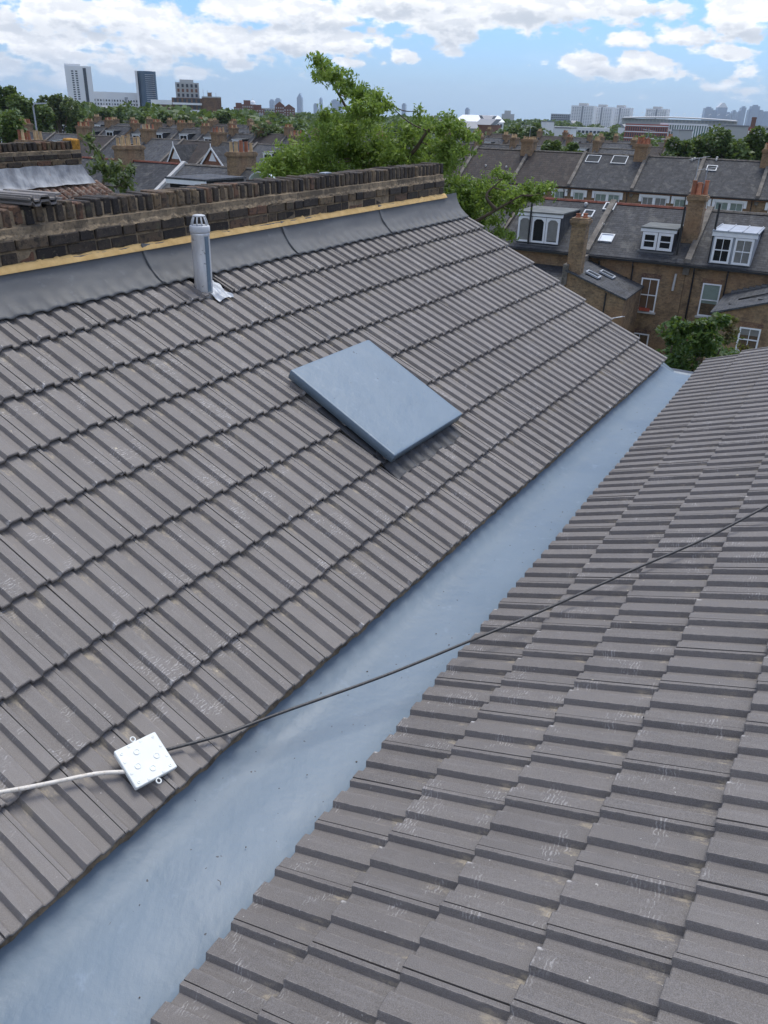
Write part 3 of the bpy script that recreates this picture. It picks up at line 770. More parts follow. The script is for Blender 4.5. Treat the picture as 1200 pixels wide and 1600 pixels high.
# blue grey strip standing in for the shade on the pipe's right side
strip = MB(); 
for k in range(6):
    an = math.atan2(-pb[1], -pb[0])+.42+k*.11
    for z in (.02, zc-.03): strip.v.append(((R_+.0012)*math.cos(an), (R_+.0012)*math.sin(an), z))
for k in range(5): strip.f.append((2*k, 2*k+2, 2*k+3, 2*k+1))
obj('shade_strip', strip, 'grey_blue_resin', pipe, smooth=True)
# dressed lead slate at its foot
ls = MB(); N1 = 26
for i in range(N1+1):
    for j in range(N1+1):
        u, v = i/N1, j/N1
        x = 4.12+.165*u; y = 2.95+.23*v
        k = mnoise.noise(Vector((x*14, y*14, 0)))*.009+mnoise.noise(Vector((x*33, y*20, 4)))*.006
        x += mnoise.noise(Vector((v*4, 1, 0)))*.02*(abs(u-.5)*2)**3; y += mnoise.noise(Vector((u*5, 7, 0)))*.03*(abs(v-.5)*2)**3
        ls.v.append((x, y, .020+smooth_rib(x)*.9*(1-v*.6)+k+.02*max(0, 1-math.hypot((x-4.125)/.1, (y-3.08)/.1))))
for i in range(N1):
    for j in range(N1): a = i*(N1+1)+j; ls.f.append((a, a+N1+1, a+N1+2, a+1))
lo = obj('lead_slate', ls, 'bright_lead', pipe, pipe.matrix_world.inverted() @ FL, smooth=True)

# ------------------------------------------------------------------ junction box and cables
bx = onL(228, 1188, .060); P_ = [onL(*p, .060) for p in ((182, 1172), (247, 1142), (272, 1200), (208, 1236))]
print('junction box', [tuple(np.round(p, 3)) for p in P_])
e1 = (P_[1]-P_[0]+P_[2]-P_[3])/2; e2 = (P_[0]-P_[3]+P_[1]-P_[2])/2; l1, l2 = np.linalg.norm(e1), np.linalg.norm(e2)
e1u = e1/l1; e2u = np.cross([0, 0, 1], e1u)
cen = sum(P_)/4; print('box size', l1, l2)
FB = FL @ frame(cen, e1u, e2u, np.array([0, 0, 1.0]))
jb = empty('junction_box', FB, 'square pale mint plastic junction box between the white and black cables', 'junction box')
s1, s2 = l1/2, l2/2
def rounded(hx, hy, z0, z1, r, d=0):
    m = MB(); n = 0
    for z, ins in ((z0, 0), (z1-.003, 0), (z1, .003)):
        for cx, cy, a_ in ((1, 1, 0), (-1, 1, 90), (-1, -1, 180), (1, -1, 270)):
            for k in range(5):
                an = rad(a_+k*22.5); m.v.append((cx*(hx-r)+(r-ins)*math.cos(an), cy*(hy-r)+(r-ins)*math.sin(an), z))
    for k in range(2):
        for j in range(20): a, b = k*20+j, k*20+(j+1) % 20; m.f.append((a, b, b+20, a+20))
    m.f.append(tuple(40+j for j in range(20))); m.f.append(tuple(reversed(range(20)))); return m
obj('base', rounded(s1-.002, s2-.002, -.020, -.006, .006), 'box_plastic', jb)
obj('lid', rounded(s1, s2, -.005, .004, .006), 'box_plastic', jb)
for (u, v, r) in ((-.18, .50, .012), (.48, -.08, .012), (-.45, -.12, .012), (.05, -.52, .012)):
    obj('lid_boss', MB().lathe([(r, .0035), (r, .0065), (r-.003, .0065), (r-.004, .0050), (.001, .0050)], (u*s1, v*s2, 0), 16), 'box_plastic', jb)
for (u, v) in ((.78, .8), (-.78, .72), (.75, -.78), (-.78, -.8)):
    obj('screw_recess', MB().lathe([(.0055, .0035), (.0055, .0062), (.0035, .0062), (.003, .0046), (.001, .0046)], (u*s1, v*s2, 0), 12), 'box_plastic', jb)
for (u, v) in ((-.85, .3), (-.85, -.3), (.85, .25), (.85, -.3), (.2, .88), (-.35, .88), (.35, -.88), (-.35, -.88)):
    obj('clip', MB().box(u*s1-.004, u*s1+.004, v*s2-.004, v*s2+.004, .003, .0058), 'box_plastic', jb)
for sy in (1, -1):
    ring = MB()
    pts = [(.009*math.cos(t_)-.1*s1*sy*0, sy*(s2+.012)+.010*math.sin(t_), -.002) for t_ in np.linspace(0, 2*math.pi, 13)]
    ring.tube(pts, .0028, 6, cap=False); ring.box(-.004, .004, min(sy*s2*.98, sy*(s2+.004)), max(sy*s2*.98, sy*(s2+.004)), -.004, .001)
    obj('fixing_lug', ring, 'box_plastic', jb, smooth=False)
def w3(v): return np.array(v[:3])
st_ = np.array(FB @ Vector((s1*.9, s2*.05, -.012)))
en_ = np.array((FR @ Vector(onR(1200, 790, .10))))
# hanging line from the box across the gutter to the far side, read off at several points: depth grows steadily
cps = []; D0 = np.linalg.norm(st_-CAM); D1 = np.linalg.norm(en_-CAM)
for (x, y) in ((272, 1166), (350, 1147), (430, 1117), (600, 1056), (735, 1001), (850, 953), (985, 892), (1100, 842), (1200, 790)):
    s_ = ((x-272)/928.0); invd = (1-s_)/D0+s_/D1; cps.append(CAM+ray(x, y)/invd)
cps.append(cps[-1]+(cps[-1]-cps[-2])*1.5)
cps[0] = st_
cb = obj('black_cable', MB().tube(catmull(cps, 8), .0068, 10), 'black_cable', smooth=True)
tag(cb, 'long thin black cable stretched from the junction box over the gutter', 'cable')
wc = [np.array(FB @ Vector((-s1*.9, -s2*.05, -.012)))]
for (x, y) in ((150, 1209), (90, 1221), (40, 1231), (0, 1238), (-60, 1250)): wc.append(np.array(FL @ Vector(onL(x, y, .045))))
tag(obj('white_cable', MB().tube(catmull(wc, 8), .0080, 10), 'white_cable', smooth=True), 'thick off white cable lying on tiles at the left edge', 'cable')

# two spare tiles lying on the parapet at the left
sp_me = tile_mesh(.42, seed=99)
for (x, lb, rz, dx) in ((2.72, 'spare grey ribbed tile lying on the parapet nearest the left edge', .08, 0), (3.28, 'second spare grey ribbed tile lying across the brick parapet', .12, .02)):
    tl = empty('spare_tile', FW @ T(x-.2, -.03, .42) @ Rz(rz), lb, 'roof tile')
    obj('upper_tile', sp_me, parent=tl, M=T(0, 0, .028) @ Rz(.02)); obj('lower_tile', sp_me, parent=tl, M=T(.01, .012, 0))
#PART2
# ------------------------------------------------------------------ rows of houses
_h = rad(117.3); UX = np.array([math.sin(_h), math.cos(_h), 0]); VY = np.array([-UX[1], UX[0], 0])
O1 = at_z(980, 402, 6.0); O1[2] = 0
O2 = at_z(1005, 305, 6.35); O2[2] = 0
F1 = frame(O1, UX, VY, Z); F2 = frame(O2, UX, VY, Z)
def locf(O, px, py, d):            # pixel -> local point on the vertical plane y = d of a row
    r = ray(px, py); t = ((O-CAM)@VY+d)/(r@VY); P = CAM+r*t; return float((P-O)@UX), float(P[2])
def slopept(O, px, py, eave, tanp):  # pixel -> local point on a front roof slope
    r = ray(px, py); n = np.array([0, 0, 1.0])-VY*tanp; q = O+Z*eave; t = ((q-CAM)@n)/(r@n); P = CAM+r*t
    return float((P-O)@UX), float((P-O)@VY), float(P[2])

def add_window(par, x0, x1, z0, z1, y=-.03, bars=(1, 1), fill='dark_room', arch=False, fr=.07, lintel=None, sill=True, recess=.04, upper=None, lintel_h=.22):
    wn = MB(); ww, hh = x1-x0, z1-z0; t = .05
    wn.box(x0, x0+fr, y-.02, y+t, z0, z1); wn.box(x1-fr, x1, y-.02, y+t, z0, z1)
    wn.box(x0+fr, x1-fr, y-.02, y+t, z0, z0+fr); wn.box(x0+fr, x1-fr, y-.02, y+t, z1-fr, z1)
    zm = (z0+z1)/2
    if bars[1]: wn.box(x0+fr, x1-fr, y-.012, y+.03, zm-.025, zm+.025)
    for k in range(bars[0]):
        xb = x0+fr+(ww-2*fr)*(k+1)/(bars[0]+1); wn.box(xb-.014, xb+.014, y-.008, y+.028, z0+fr, z1-fr)
    if arch:
        for sgn, xc in ((1, x0+fr), (-1, x1-fr)):
            for k in range(4):
                q = .30*(ww-2*fr); a = xc+sgn*q*(k/4)**1.0; h_ = .26*(1-((k+.5)/4))**1.6*(ww-2*fr)
                wn.box(min(a, a+sgn*q/4), max(a, a+sgn*q/4), y-.018, y+.03, z1-fr-h_, z1-fr)
    o = obj('window', wn, 'white_paint', par)
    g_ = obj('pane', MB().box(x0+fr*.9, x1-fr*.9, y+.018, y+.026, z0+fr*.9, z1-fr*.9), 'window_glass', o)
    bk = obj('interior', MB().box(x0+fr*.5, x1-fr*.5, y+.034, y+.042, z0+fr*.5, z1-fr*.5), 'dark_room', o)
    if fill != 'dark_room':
        f = 1.0 if upper is None else upper
        obj('blind', MB().box(x0+fr, x1-fr, y+.027, y+.033, z1-fr-(hh-2*fr)*f, z1-fr), fill, o)
    if sill: obj('sill', MB().box(x0-.08, x1+.08, y-.11, y+.04, z0-.09, z0), 'offwhite_trim', o)
    if lintel: obj('lintel', MB().box(x0-.06, x1+.06, y-.012, y+.03, z1, z1+lintel_h), lintel, o)
    return o
def add_chimney(par, x, y, wx, wy, z0, z1, npx, npy, potm='terracotta', brick='stock_brick', poth=.45):
    m = MB(); m.box(x-wx/2, x+wx/2, y-wy/2, y+wy/2, z0, z1-.32)
    m.box(x-wx/2-.05, x+wx/2+.05, y-wy/2-.05, y+wy/2+.05, z1-.32, z1-.24); m.box(x-wx/2-.10, x+wx/2+.10, y-wy/2-.10, y+wy/2+.10, z1-.24, z1-.08)
    m.box(x-wx/2-.04, x+wx/2+.04, y-wy/2-.04, y+wy/2+.04, z1-.08, z1)
    c = obj('chimney', m, brick, par)
    for i in range(npx):
        for j in range(npy):
            px_ = x+(i-(npx-1)/2)*wx/npx; py_ = y+(j-(npy-1)/2)*wy/npy; h_ = poth*random.uniform(.8, 1.2); r = .115
            if random.random() < .06: continue
            mm = 'terracotta' if (potm == 'mix' and random.random() < .5) else ('buff_pot' if potm == 'mix' else potm)
            obj('chimney_pot', MB().lathe([(r*1.12, -.05), (r*1.12, .05), (r, .07), (r*.86, h_-.06), (r*1.08, h_-.04), (r*1.08, h_), (r*.8, h_), (r*.75, h_-.05)], (px_, py_, z1), 8), mm, c, smooth=False)
    return c
def roof_slab(par, W, eave, ridge, ry, m, over=.22, depth=None, ridge_m='stone_coping', th=.07):
    dp = depth or 2*ry; s = (ridge-eave)/ry
    mb = MB(); mb.hexa([(0, -over, eave-over*s-th+.05), (W, -over, eave-over*s-th+.05), (W, ry, ridge-th+.05), (0, ry, ridge-th+.05),
                        (0, -over, eave-over*s+.05), (W, -over, eave-over*s+.05), (W, ry, ridge+.05), (0, ry, ridge+.05)])
    s2 = (ridge-eave)/(dp-ry)
    mb.hexa([(0, ry, ridge-th+.05), (W, ry, ridge-th+.05), (W, dp+over, eave-over*s2-th+.05), (0, dp+over, eave-over*s2-th+.05),
             (0, ry, ridge+.05), (W, ry, ridge+.05), (W, dp+over, eave-over*s2+.05), (0, dp+over, eave-over*s2+.05)])
    o = obj('roof', mb, m, par)
    n = max(3, int(W/.45)); rm = MB()
    for k in range(n):
        a, b = W*k/n+.006, W*(k+1)/n-.006; u = random.uniform(-.006, .006)
        rm.prism([(a, ry-.15, ridge+.02+u), (a, ry-.07, ridge+.12+u), (a, ry+.07, ridge+.12+u), (a, ry+.15, ridge+.02+u)], (b-a, 0, 0))
    obj('ridge_tiles', rm, ridge_m, o)
    return o
def party(par, x, eave, ridge, ry, m='stone_coping', w_=.30, up=.24, depth=None):
    dp = depth or 2*ry; e = .15
    mb = MB(); s = (ridge-eave)/ry
    pts = [(x-w_/2, -e, eave-.6), (x-w_/2, -e, eave-e*s+up), (x-w_/2, ry, ridge+up+.02), (x-w_/2, dp+e, eave-e*s+up), (x-w_/2, dp+e, eave-.6)]
    mb.prism(pts, (w_, 0, 0)); return obj('party_wall_coping', mb, m, par)
def body_(par, W, dp, eave, ridge, ry, m='stock_brick'):
    mb = MB(); mb.box(.01, W-.01, 0, dp, 0, eave)
    mb.prism([(.01, 0.02, eave), (.01, ry, ridge-.04), (.01, dp-.02, eave)], (W-.02, 0, 0)); return obj('wall', mb, m, par)
def gutter_(par, W, eave, y=-.30, pipe=None, zb=0):
    mb = MB().box(0, W, y-.05, y+.06, eave-.20, eave-.10); o = obj('gutter', mb, 'black_plastic', par)
    if pipe is not None: obj('downpipe', MB().tube([(pipe, y, eave-.15), (pipe, y, eave-.35), (pipe, -.10, eave-.55), (pipe, -.10, zb)], .045, 6), 'black_plastic', par)
    return o
def skylight(par, x, y, z, tanp, w_=.6, l_=.8, m='roof_glass', fm='zinc'):
    n = np.array([0, -tanp, 1.0]); n /= np.linalg.norm(n); up = np.array([0, 1.0, tanp]); up /= np.linalg.norm(up); X = np.array([1.0, 0, 0])
    M = frame(np.array([x, y, z])+n*.04, X, up, n)
    f = MB(); t = .07
    for (a, b, c, d) in ((-w_/2, w_/2, -l_/2, -l_/2+t), (-w_/2, w_/2, l_/2-t, l_/2), (-w_/2, -w_/2+t, -l_/2+t, l_/2-t), (w_/2-t, w_/2, -l_/2+t, l_/2-t)): f.box(a, b, c, d, 0, .09)
    o = obj('skylight', f, fm, par, M); obj('pane', MB().box(-w_/2+t, w_/2-t, -l_/2+t, l_/2-t, .02, .05), m, o); return o
def roof_vent(par, x, y, z):
    obj('roof_vent', MB().lathe([(.07, -.1), (.07, .12), (.11, .12), (.11, .2), (.03, .24)], (x, y, z), 8), 'offwhite_trim', par)

def dormer(par, x0, x1, z0, z1, y, eave, tanp, n, roofm, cheek='slate', style='sash', over=.10, fasc=.16):
    """flat topped dormer standing on the front slope; face at y, n lights"""
    yb = (z1+.05-eave)/tanp+.1; d = MB()
    d.box(x0, x1, y, yb, z0-.15, z1); o = obj('dormer', d, cheek, par)
    obj('dormer_roof', MB().box(x0-over, x1+over, y-over-.04, yb, z1+fasc, z1+fasc+.07), roofm, o)
    obj('fascia', MB().box(x0-over+.02, x1+over-.02, y-over, y+.1, z1, z1+fasc), 'white_paint', o)
    obj('dormer_sides', MB().box(x0-.03, x1+.03, y+.1, yb, z1, z1+fasc), 'black_plastic', o)
    obj('apron', MB().box(x0-.1, x1+.1, y-.16, y, z0-.24, z0-.04), 'new_lead', o)
    ww = (x1-x0)/n
    return o

P0 = -2.15; WH = 5.2; EV1, RG1, RY1 = 6.05, 8.14, 4.5; TP1 = (RG1-EV1)/RY1
def base_house(F, x, W, eave, ridge, ry, roofm, ridgem, label, group, wallm='stock_brick', pw='stone_coping', name='terraced_house', depth=None):
    h = empty(name, F @ T(x, 0, 0), label, 'house', group)
    body_(h, W, depth or 2*ry, eave, ridge, ry, wallm); roof_slab(h, W, eave, ridge, ry, roofm, depth=depth, ridge_m=ridgem)
    party(h, 0, eave, ridge, ry, pw, depth=depth); return h
# ---- the three rear houses seen closest
hA = base_house(F1, P0-WH, WH, EV1, RG1, RY1, 'slate', 'red_ridge', 'brick house with a white dormer of three arched windows, partly behind tree leaves', 'rear row of brick houses')
dA = dormer(hA, 1.12, 3.52, 6.22, 7.62, .25, EV1, TP1, 3, 'felt_roof')
for k in range(3): add_window(dA, 1.16+k*.79, 1.16+k*.79+.76, 6.26, 7.58, .20, bars=(0, 0), arch=True, fr=.10, sill=False, fill='curtain' if k != 1 else 'dark_room', upper=1.0 if k == 0 else .96)
x, y, z = slopept(O1, 919.5, 336, EV1, TP1); skylight(hA, x-P0+WH, y, z, TP1, .6, .7)
x, y, z = slopept(O1, 915, 323, EV1, TP1); roof_vent(hA, x-P0+WH, y, z)
gutter_(hA, WH, EV1, pipe=.5)
add_window(hA, 3.3, 4.1, 3.3, 4.9, bars=(1, 1))
obj('lean_to_roof', MB().hexa([(1.9, -2.6, 4.2), (5.0, -2.6, 4.2), (5.0, 0, 5.1), (1.9, 0, 5.1), (1.9, -2.6, 4.3), (5.0, -2.6, 4.3), (5.0, 0, 5.2), (1.9, 0, 5.2)]), 'slate', hA)
hB = base_house(F1, P0, WH, EV1, RG1, RY1, 'slate', 'red_ridge', 'brick house with small two light dormer, tall sash window with brown blinds', 'rear row of brick houses')
dB = dormer(hB, 2.62, 4.24, 6.40, 7.30, .55, EV1, TP1, 2, 'felt_roof')
for k in range(2): add_window(dB, 2.66+k*.80, 2.66+k*.80+.76, 6.42, 7.28, .48, bars=(0, 1), fr=.13, sill=False)
for (px, py, m_, w_) in ((952.5, 325, 'roof_glass', .62), (947.5, 374, 'white_sheet', .75)):
    x, y, z = slopept(O1, px, py, EV1, TP1); skylight(hB, x-P0, y, z, TP1, w_, .75, m_)
x, y, z = slopept(O1, 941, 355, EV1, TP1); roof_vent(hB, x-P0, y, z)
add_window(hB, 3.08, 3.98, 3.37, 5.08, bars=(1, 1), fill='brown_blind', lintel='brown_brick', arch=False)
obj('window_box', MB().box(3.2, 3.75, -.16, -.04, 3.4, 3.56), 'red_box', hB)
add_window(hB, 2.95, 3.95, .6, 2.2, bars=(1, 1), lintel='brown_brick')
gutter_(hB, WH, EV1, pipe=2.55)
obj('flue', MB().tube([(4.75, -.12, 5.45), (4.72, -.12, 4.6)], .06, 8), 'offwhite_trim', hB)
obj('side_pipe', MB().tube([(.75, -.1, 5.7), (.75, -.1, 5.2), (2.3, -.1, 5.0), (2.3, -.1, 1.0)], .05, 6), 'black_plastic', hB)
hC = base_house(F1, P0+WH, WH, EV1, RG1, RY1, 'slate', 'stone_coping', 'brick house with a large white sash dormer under a grey metal roof', 'rear row of brick houses')
dC = dormer(hC, .98, 2.92, 6.10, 7.42, .05, EV1, TP1, 2, 'zinc', cheek='zinc', fasc=.2)
add_window(dC, 1.05, 1.90, 6.16, 7.40, -.02, bars=(1, 1), fr=.10, sill=False); add_window(dC, 2.02, 2.88, 6.16, 7.40, -.02, bars=(1, 1), fr=.10, sill=False, fill='curtain')
for k in range(4): obj('roof_roll', MB().box(.95+k*.66-.02, .95+k*.66+.02, -.08, 3.2, 7.69, 7.73), 'zinc', dC)
add_window(hC, .93, 1.83, 3.50, 5.14, bars=(0, 1), fill='green_blind', upper=.62, lintel='brown_brick')
gutter_(hC, WH, EV1, pipe=.41)
obj('side_pipe', MB().tube([(2.0, -.12, 5.85), (2.0, -.12, 3.6)], .04, 6), 'black_plastic', hC)
add_chimney(hC, -.35, 1.9, .80, .85, 6.2, 9.12, 3, 2, 'terracotta', poth=.6)
hD = base_house(F1, P0+2*WH, WH, EV1, RG1, RY1, 'slate', 'stone_coping', 'brick house at the right edge beyond the grey metal roofed dormer', 'rear row of brick houses')
gutter_(hD, WH, EV1)
# tv aerials and pipes standing on the roofs
for (px, py, h_, hh_) in ((1083, 300, 1.6, hC), (1098, 303, 1.2, hC)):
    x, z = locf(O1, px, py, 2.2); obj('aerial', MB().tube([(x-P0-WH, 2.2, z-.6), (x-P0-WH, 2.2, z+h_)], .02, 5).tube([(x-P0-WH-.5, 2.2, z+h_-.1), (x-P0-WH+.5, 2.2, z+h_+.1)], .012, 4), 'zinc', hh_)
for (px, ya, yb_, par_, off) in ((826, 310, 382, hA, P0-WH), (1064, 322, 400, hB, P0), (1118, 318, 412, hC, P0+WH)):
    x, z1 = locf(O1, px+8, ya, .3); x2, z0 = locf(O1, px-4, yb_, -.2); x2 = x
    obj('soil_pipe', MB().tube([(x-off, .1, z0), (x-off, .1, z1)], .055, 8), 'black_plastic', par_)
# ---- rear wings standing in front of that row
def wing(x_low, x_high, z_low, z_high, yf, label, win=None, slate_m='slate_pale', left=True):
    r = empty('rear_wing', F1 @ T(0, 0, 0), label, 'house wing')
    xa, xb = (x_high, x_low) if left else (x_low, x_high)
    za, zb = (z_high, z_low) if left else (z_low, z_high)
    pts = [(xa, yf, 0), (xb, yf, 0), (xb, yf, zb-.06), (xa, yf, za-.06)]
    obj('wall', MB().prism(pts, (0, -yf-.02, 0)), 'stock_brick', r)
    o = obj('roof', MB().hexa([(xa-.1, yf-.12, za-.04), (xb+.1, yf-.12, zb-.04), (xb+.1, -.01, zb-.04), (xa-.1, -.01, za-.04), (xa-.1, yf-.12, za+.04), (xb+.1, yf-.12, zb+.04), (xb+.1, -.01, zb+.04), (xa-.1, -.01, za+.04)]), slate_m, r)
    return r, o
wl, wlr = wing(1.0, -1.95, 4.62, 5.68, -4.0, 'brick rear wing with sloping slate roof, two skylights and tall chimney')
for (px, py) in ((932, 440), (941, 433)):
    pass
tw = (5.68-4.62)/2.95
for (xx, yy, w_, l_) in ((-.95, -2.9, .75, .62), (-.55, -1.55, .8, .62)):
    zz = 5.68-(xx+1.95)*tw+.08
    n = np.array([tw, 0, 1.0]); n /= np.linalg.norm(n); X = np.array([1.0, 0, -tw]); X /= np.linalg.norm(X)
    f = MB(); t = .08
    for (a, b, c, d) in ((-w_/2, w_/2, -l_/2, -l_/2+t), (-w_/2, w_/2, l_/2-t, l_/2), (-w_/2, -w_/2+t, -l_/2+t, l_/2-t), (w_/2-t, w_/2, -l_/2+t, l_/2-t)): f.box(a, b, c, d, 0, .08)
    o = obj('skylight', f, 'zinc', wl, frame((xx, yy, zz), X, np.array([0, 1.0, 0]), n)); obj('pane', MB().box(-w_/2+t, w_/2-t, -l_/2+t, l_/2-t, .01, .04), 'roof_glass', o)
add_chimney(wl, -1.73, -3.55, .70, .66, 4.5, 8.12, 2, 1, 'terracotta', poth=.22)
obj('verge_wall', MB().prism([(-2.2, -4.1, 5.0), (-2.2, -4.1, 5.95), (-2.2, 0, 5.98), (-2.2, 0, 5.0)], (.26, 0, 0)), 'stone_coping', wl)
obj('downpipe', MB().tube([(.1, -4.12, 4.85), (.1, -4.12, 2.0)], .04, 6), 'black_plastic', wl)
for k in range(7): obj('clothes_rail', MB().tube([(.12+k*.16, -4.25, 3.55+.05*k), (.12+k*.16, -5.0, 3.65+.05*k)], .016, 5), 'white_paint', wl)
for k in (0, 1): obj('clothes_rail', MB().tube([(.1, -4.3-k*.6, 3.55+.09*k), (1.2, -4.3-k*.6, 3.87+.09*k)], .014, 5), 'white_paint', wl)
add_window(wl, -1.0, -.3, 2.6, 3.9, y=-4.03, bars=(0, 1))
wr, wrr = wing(5.20, 8.25, 4.68, 5.72, -5.0, 'brick rear wing at the right edge with a stepped slate edge', left=False)
x, z = locf(O1, 1156, 512, -5.03); x2, z2 = locf(O1, 1183, 543, -5.03)
add_window(wr, x, x2, z2-.25, z+.05, y=-5.03, bars=(1, 1), lintel='brown_brick', fill='curtain', upper=.3)
edge = MB()
for k in range(11):
    xx = 5.4+k*.26; zz = 4.74+(xx-5.2)*.341; edge.box(xx, xx+.27, -.30, -.02, zz+.02, zz+.14)
obj('stepped_flashing', edge, 'new_lead', wr)
obj('roof_ladder_mark', MB().hexa([(6.0, -3.0, 5.03), (7.2, -3.0, 5.44), (7.2, -2.8, 5.44), (6.0, -2.8, 5.03), (6.0, -3.0, 5.07), (7.2, -3.0, 5.48), (7.2, -2.8, 5.48), (6.0, -2.8, 5.07)]), 'black_plastic', wr)
for p_ in ((5.7, -3.9), (6.9, -4.2), (7.4, -2.2)):
    zz = 4.76+(p_[0]-5.2)*.341; obj('roof_vent', MB().box(p_[0], p_[0]+.3, p_[1], p_[1]+.1, zz, zz+.04), 'black_plastic', wr)

# ---- the same rear row carried on to the left, behind our parapet and the tree
RG1L = 8.66; EV1L = 6.2
proto = None; vari = ['slate', 'slate', 'brown_roof_tile', 'slate_pale', 'slate']
left_labels = {-2: 'slate roofed house hidden behind the near tree, next left of the three arched dormer', -3: 'slate roofed house behind the near tree with a shared chimney', -4: 'slate roofed house behind the left part of the near tree',
  -5: 'grey slate roof beside the mixed red and cream pots, behind the pipe', -6: 'grey slate roof between the pale sloping coping and the chimney of red pots', -7: 'dark slate roof left of the pale sloping coping wall, chimney with cream pots at its left end',
  -8: 'slate roof behind the small leafy sapling at left', -9: 'brown tiled roof just right of the lichen covered brick', -10: 'slate roof behind the left parapet with cream pots showing', -11: 'slate roof second from the left edge behind the neighbouring parapet',
  -12: 'leftmost roof of the rear row behind the neighbouring parapet', -13: 'roof of the rear row cut by the left edge of the photo'}
for k in range(-2, -14, -1):
    x = P0+(k)*WH-.0
    h = base_house(F1, x, WH, EV1L, RG1L, RY1, {-7: 'slate', -6: 'slate_pale', -5: 'slate', -9: 'brown_roof_tile'}.get(k, 'slate'), 'red_ridge' if k in (-7, -8, -4) else 'stone_coping', ' '.join(left_labels[k].split()[:16]), 'rear row of brick houses', pw='offwhite_trim' if k == -6 else 'stone_coping')
    if k % 2 == 1: add_chimney(h, 0, 4.5, .78, 2.3, 7.6, 9.75, 2, 4, 'mix' if k != -7 else 'buff_pot', poth=.62)
    gutter_(h, WH, EV1L)
    if k in (-5, -8): skylight(h, 2.4, 2.0, EV1L+2.0*(RG1L-EV1L)/RY1, (RG1L-EV1L)/RY1, .7, .9, 'white_sheet')
# lower outbuildings and odds right behind the parapet
def tagged_box(name, label, cat, px0, px1, pyt, pyb, D, depth, m, extra=None):
    A = at_d((px0+px1)/2, pyt, D); wd = (px1-px0)/1250*D*1.06; ht = (pyb-pyt)/1250*D
    r = empty(name, frame((A[0], A[1], A[2]-ht), UX, VY, Z), label, cat); obj('body', MB().box(-wd/2, wd/2, 0, depth, -1.5, ht), m, r)
    if extra: extra(r, wd, ht, depth)
    return r
def ex_flat(r, wd, ht, dp):
    obj('flat_roof', MB().box(-wd/2-.15, wd/2+.15, -.15, dp, ht, ht+.08), 'slate_pale', r); obj('fascia', MB().box(-wd/2-.13, wd/2+.13, -.13, -.04, ht-.2, ht), 'white_paint', r)
tagged_box('flat_roofed_dormer', 'flat grey roofed box with a white fascia just above the parapet left of centre', 'dormer', 262, 322, 281, 300, 42, 3, 'slate', ex_flat)
tp = MB(); c_ = at_d(410, 290, 36); n_ = 14
for i in range(n_+1):
    for j in range(7):
        u = i/n_*2-1; v = j/6; tp.v.append((u*.75, v*.9, .62*math.sqrt(max(0, 1-u*u))*(1-.25*v)*(1+.05*mnoise.noise(Vector((u*4, v*4, 0))))+(.08*max(0, -u))))
for i in range(n_):
    for j in range(6): a = i*7+j; tp.f.append((a, a+7, a+8, a+1))
tpo = obj('tarpaulin', tp, 'white_sheet', M=frame(c_-Z*.1, UX, VY, Z), smooth=True); tag(tpo, 'white domed tarpaulin cover showing above the brick parapet left of the tree', 'tarpaulin')
tpo.modifiers.new('thick', 'SOLIDIFY').thickness = .02

# ---- second row, its fronts facing us
EV2, RG2, RY2 = 6.76, 9.46, 4.5; TP2 = (RG2-EV2)/RY2
bnds = [-18.6, -12.85, -7.1, -1.1, 4.15, 9.75, 15.4]
lab2 = ['brown tiled house of the second row just right of the near tree', 'brown tiled house of the second row left of the twin roof windows', 'slate roofed house with two large dark roof windows', 'plain slate roofed house right of the twin roof windows, small vents by its right coping',
        'slate roofed house with one small roof window under the dark trees', 'slate roofed house at the right edge beyond the small roof window']
def headed_window(h, x0, x1, n=2, fill='green_blind'):
    wn = MB(); ww = (x1-x0); z0, z1 = 4.9, 6.24
    hd_ = MB(); hd_.box(x0-.22, x1+.22, -.16, .02, z1, z1+.30); hd_.box(x0-.22, x0+.02, -.15, .02, z1-.42, z1); hd_.box(x1-.02, x1+.22, -.15, .02, z1-.42, z1)
    o = obj('window_head', hd_, 'white_paint', h)
    st = ww/n
    for k in range(n): add_window(h, x0+k*st+.06, x0+(k+1)*st-.06, z0, z1, -.06, bars=(1, 1), fill=fill, upper=.8)
    if n == 2: obj('mullion', MB().box(x0+st-.12, x0+st+.12, -.14, .02, z0, z1), 'white_paint', o)
row2 = []
for i in range(6):
    x0, x1 = bnds[i], bnds[i+1]; W = x1-x0
    h = base_house(F2, x0, W, EV2, RG2, RY2, 'brown_roof_tile' if i < 2 else 'slate', 'stone_coping', lab2[i], 'second row of terraced houses', pw='stone_coping'); row2.append(h)
    gutter_(h, W, EV2, pipe=W-.35)
    obj('cornice', MB().box(0, W, -.2, 0, EV2-.30, EV2-.18), 'red_brick', h)
    if i in (0, 2, 4): headed_window(h, .55, 1.65, 1); headed_window(h, W-3.4, W-.95, 2)
    else: headed_window(h, 1.0, 3.3, 2, 'curtain' if i == 3 else 'green_blind'); headed_window(h, W-1.35, W-.25, 1)
for i in (1, 3, 5): add_chimney(row2[i], -.1 if i != 3 else -.5, 4.4, 1.15, 1.5, 8.2, 10.55, 4, 2, {1: 'buff_pot', 3: 'terracotta', 5: 'mix'}[i], poth=.22 if i == 1 else .5)
for (px, py, w_, l_, i) in ((927, 249.5, 1.35, 1.15, 2), (968, 251, 1.45, 1.25, 2), (1112, 264, .9, .8, 4)):
    x, y, z = slopept(O2, px, py, EV2, TP2); skylight(row2[i], x-bnds[i], y, z, TP2, w_, l_, 'roof_glass')
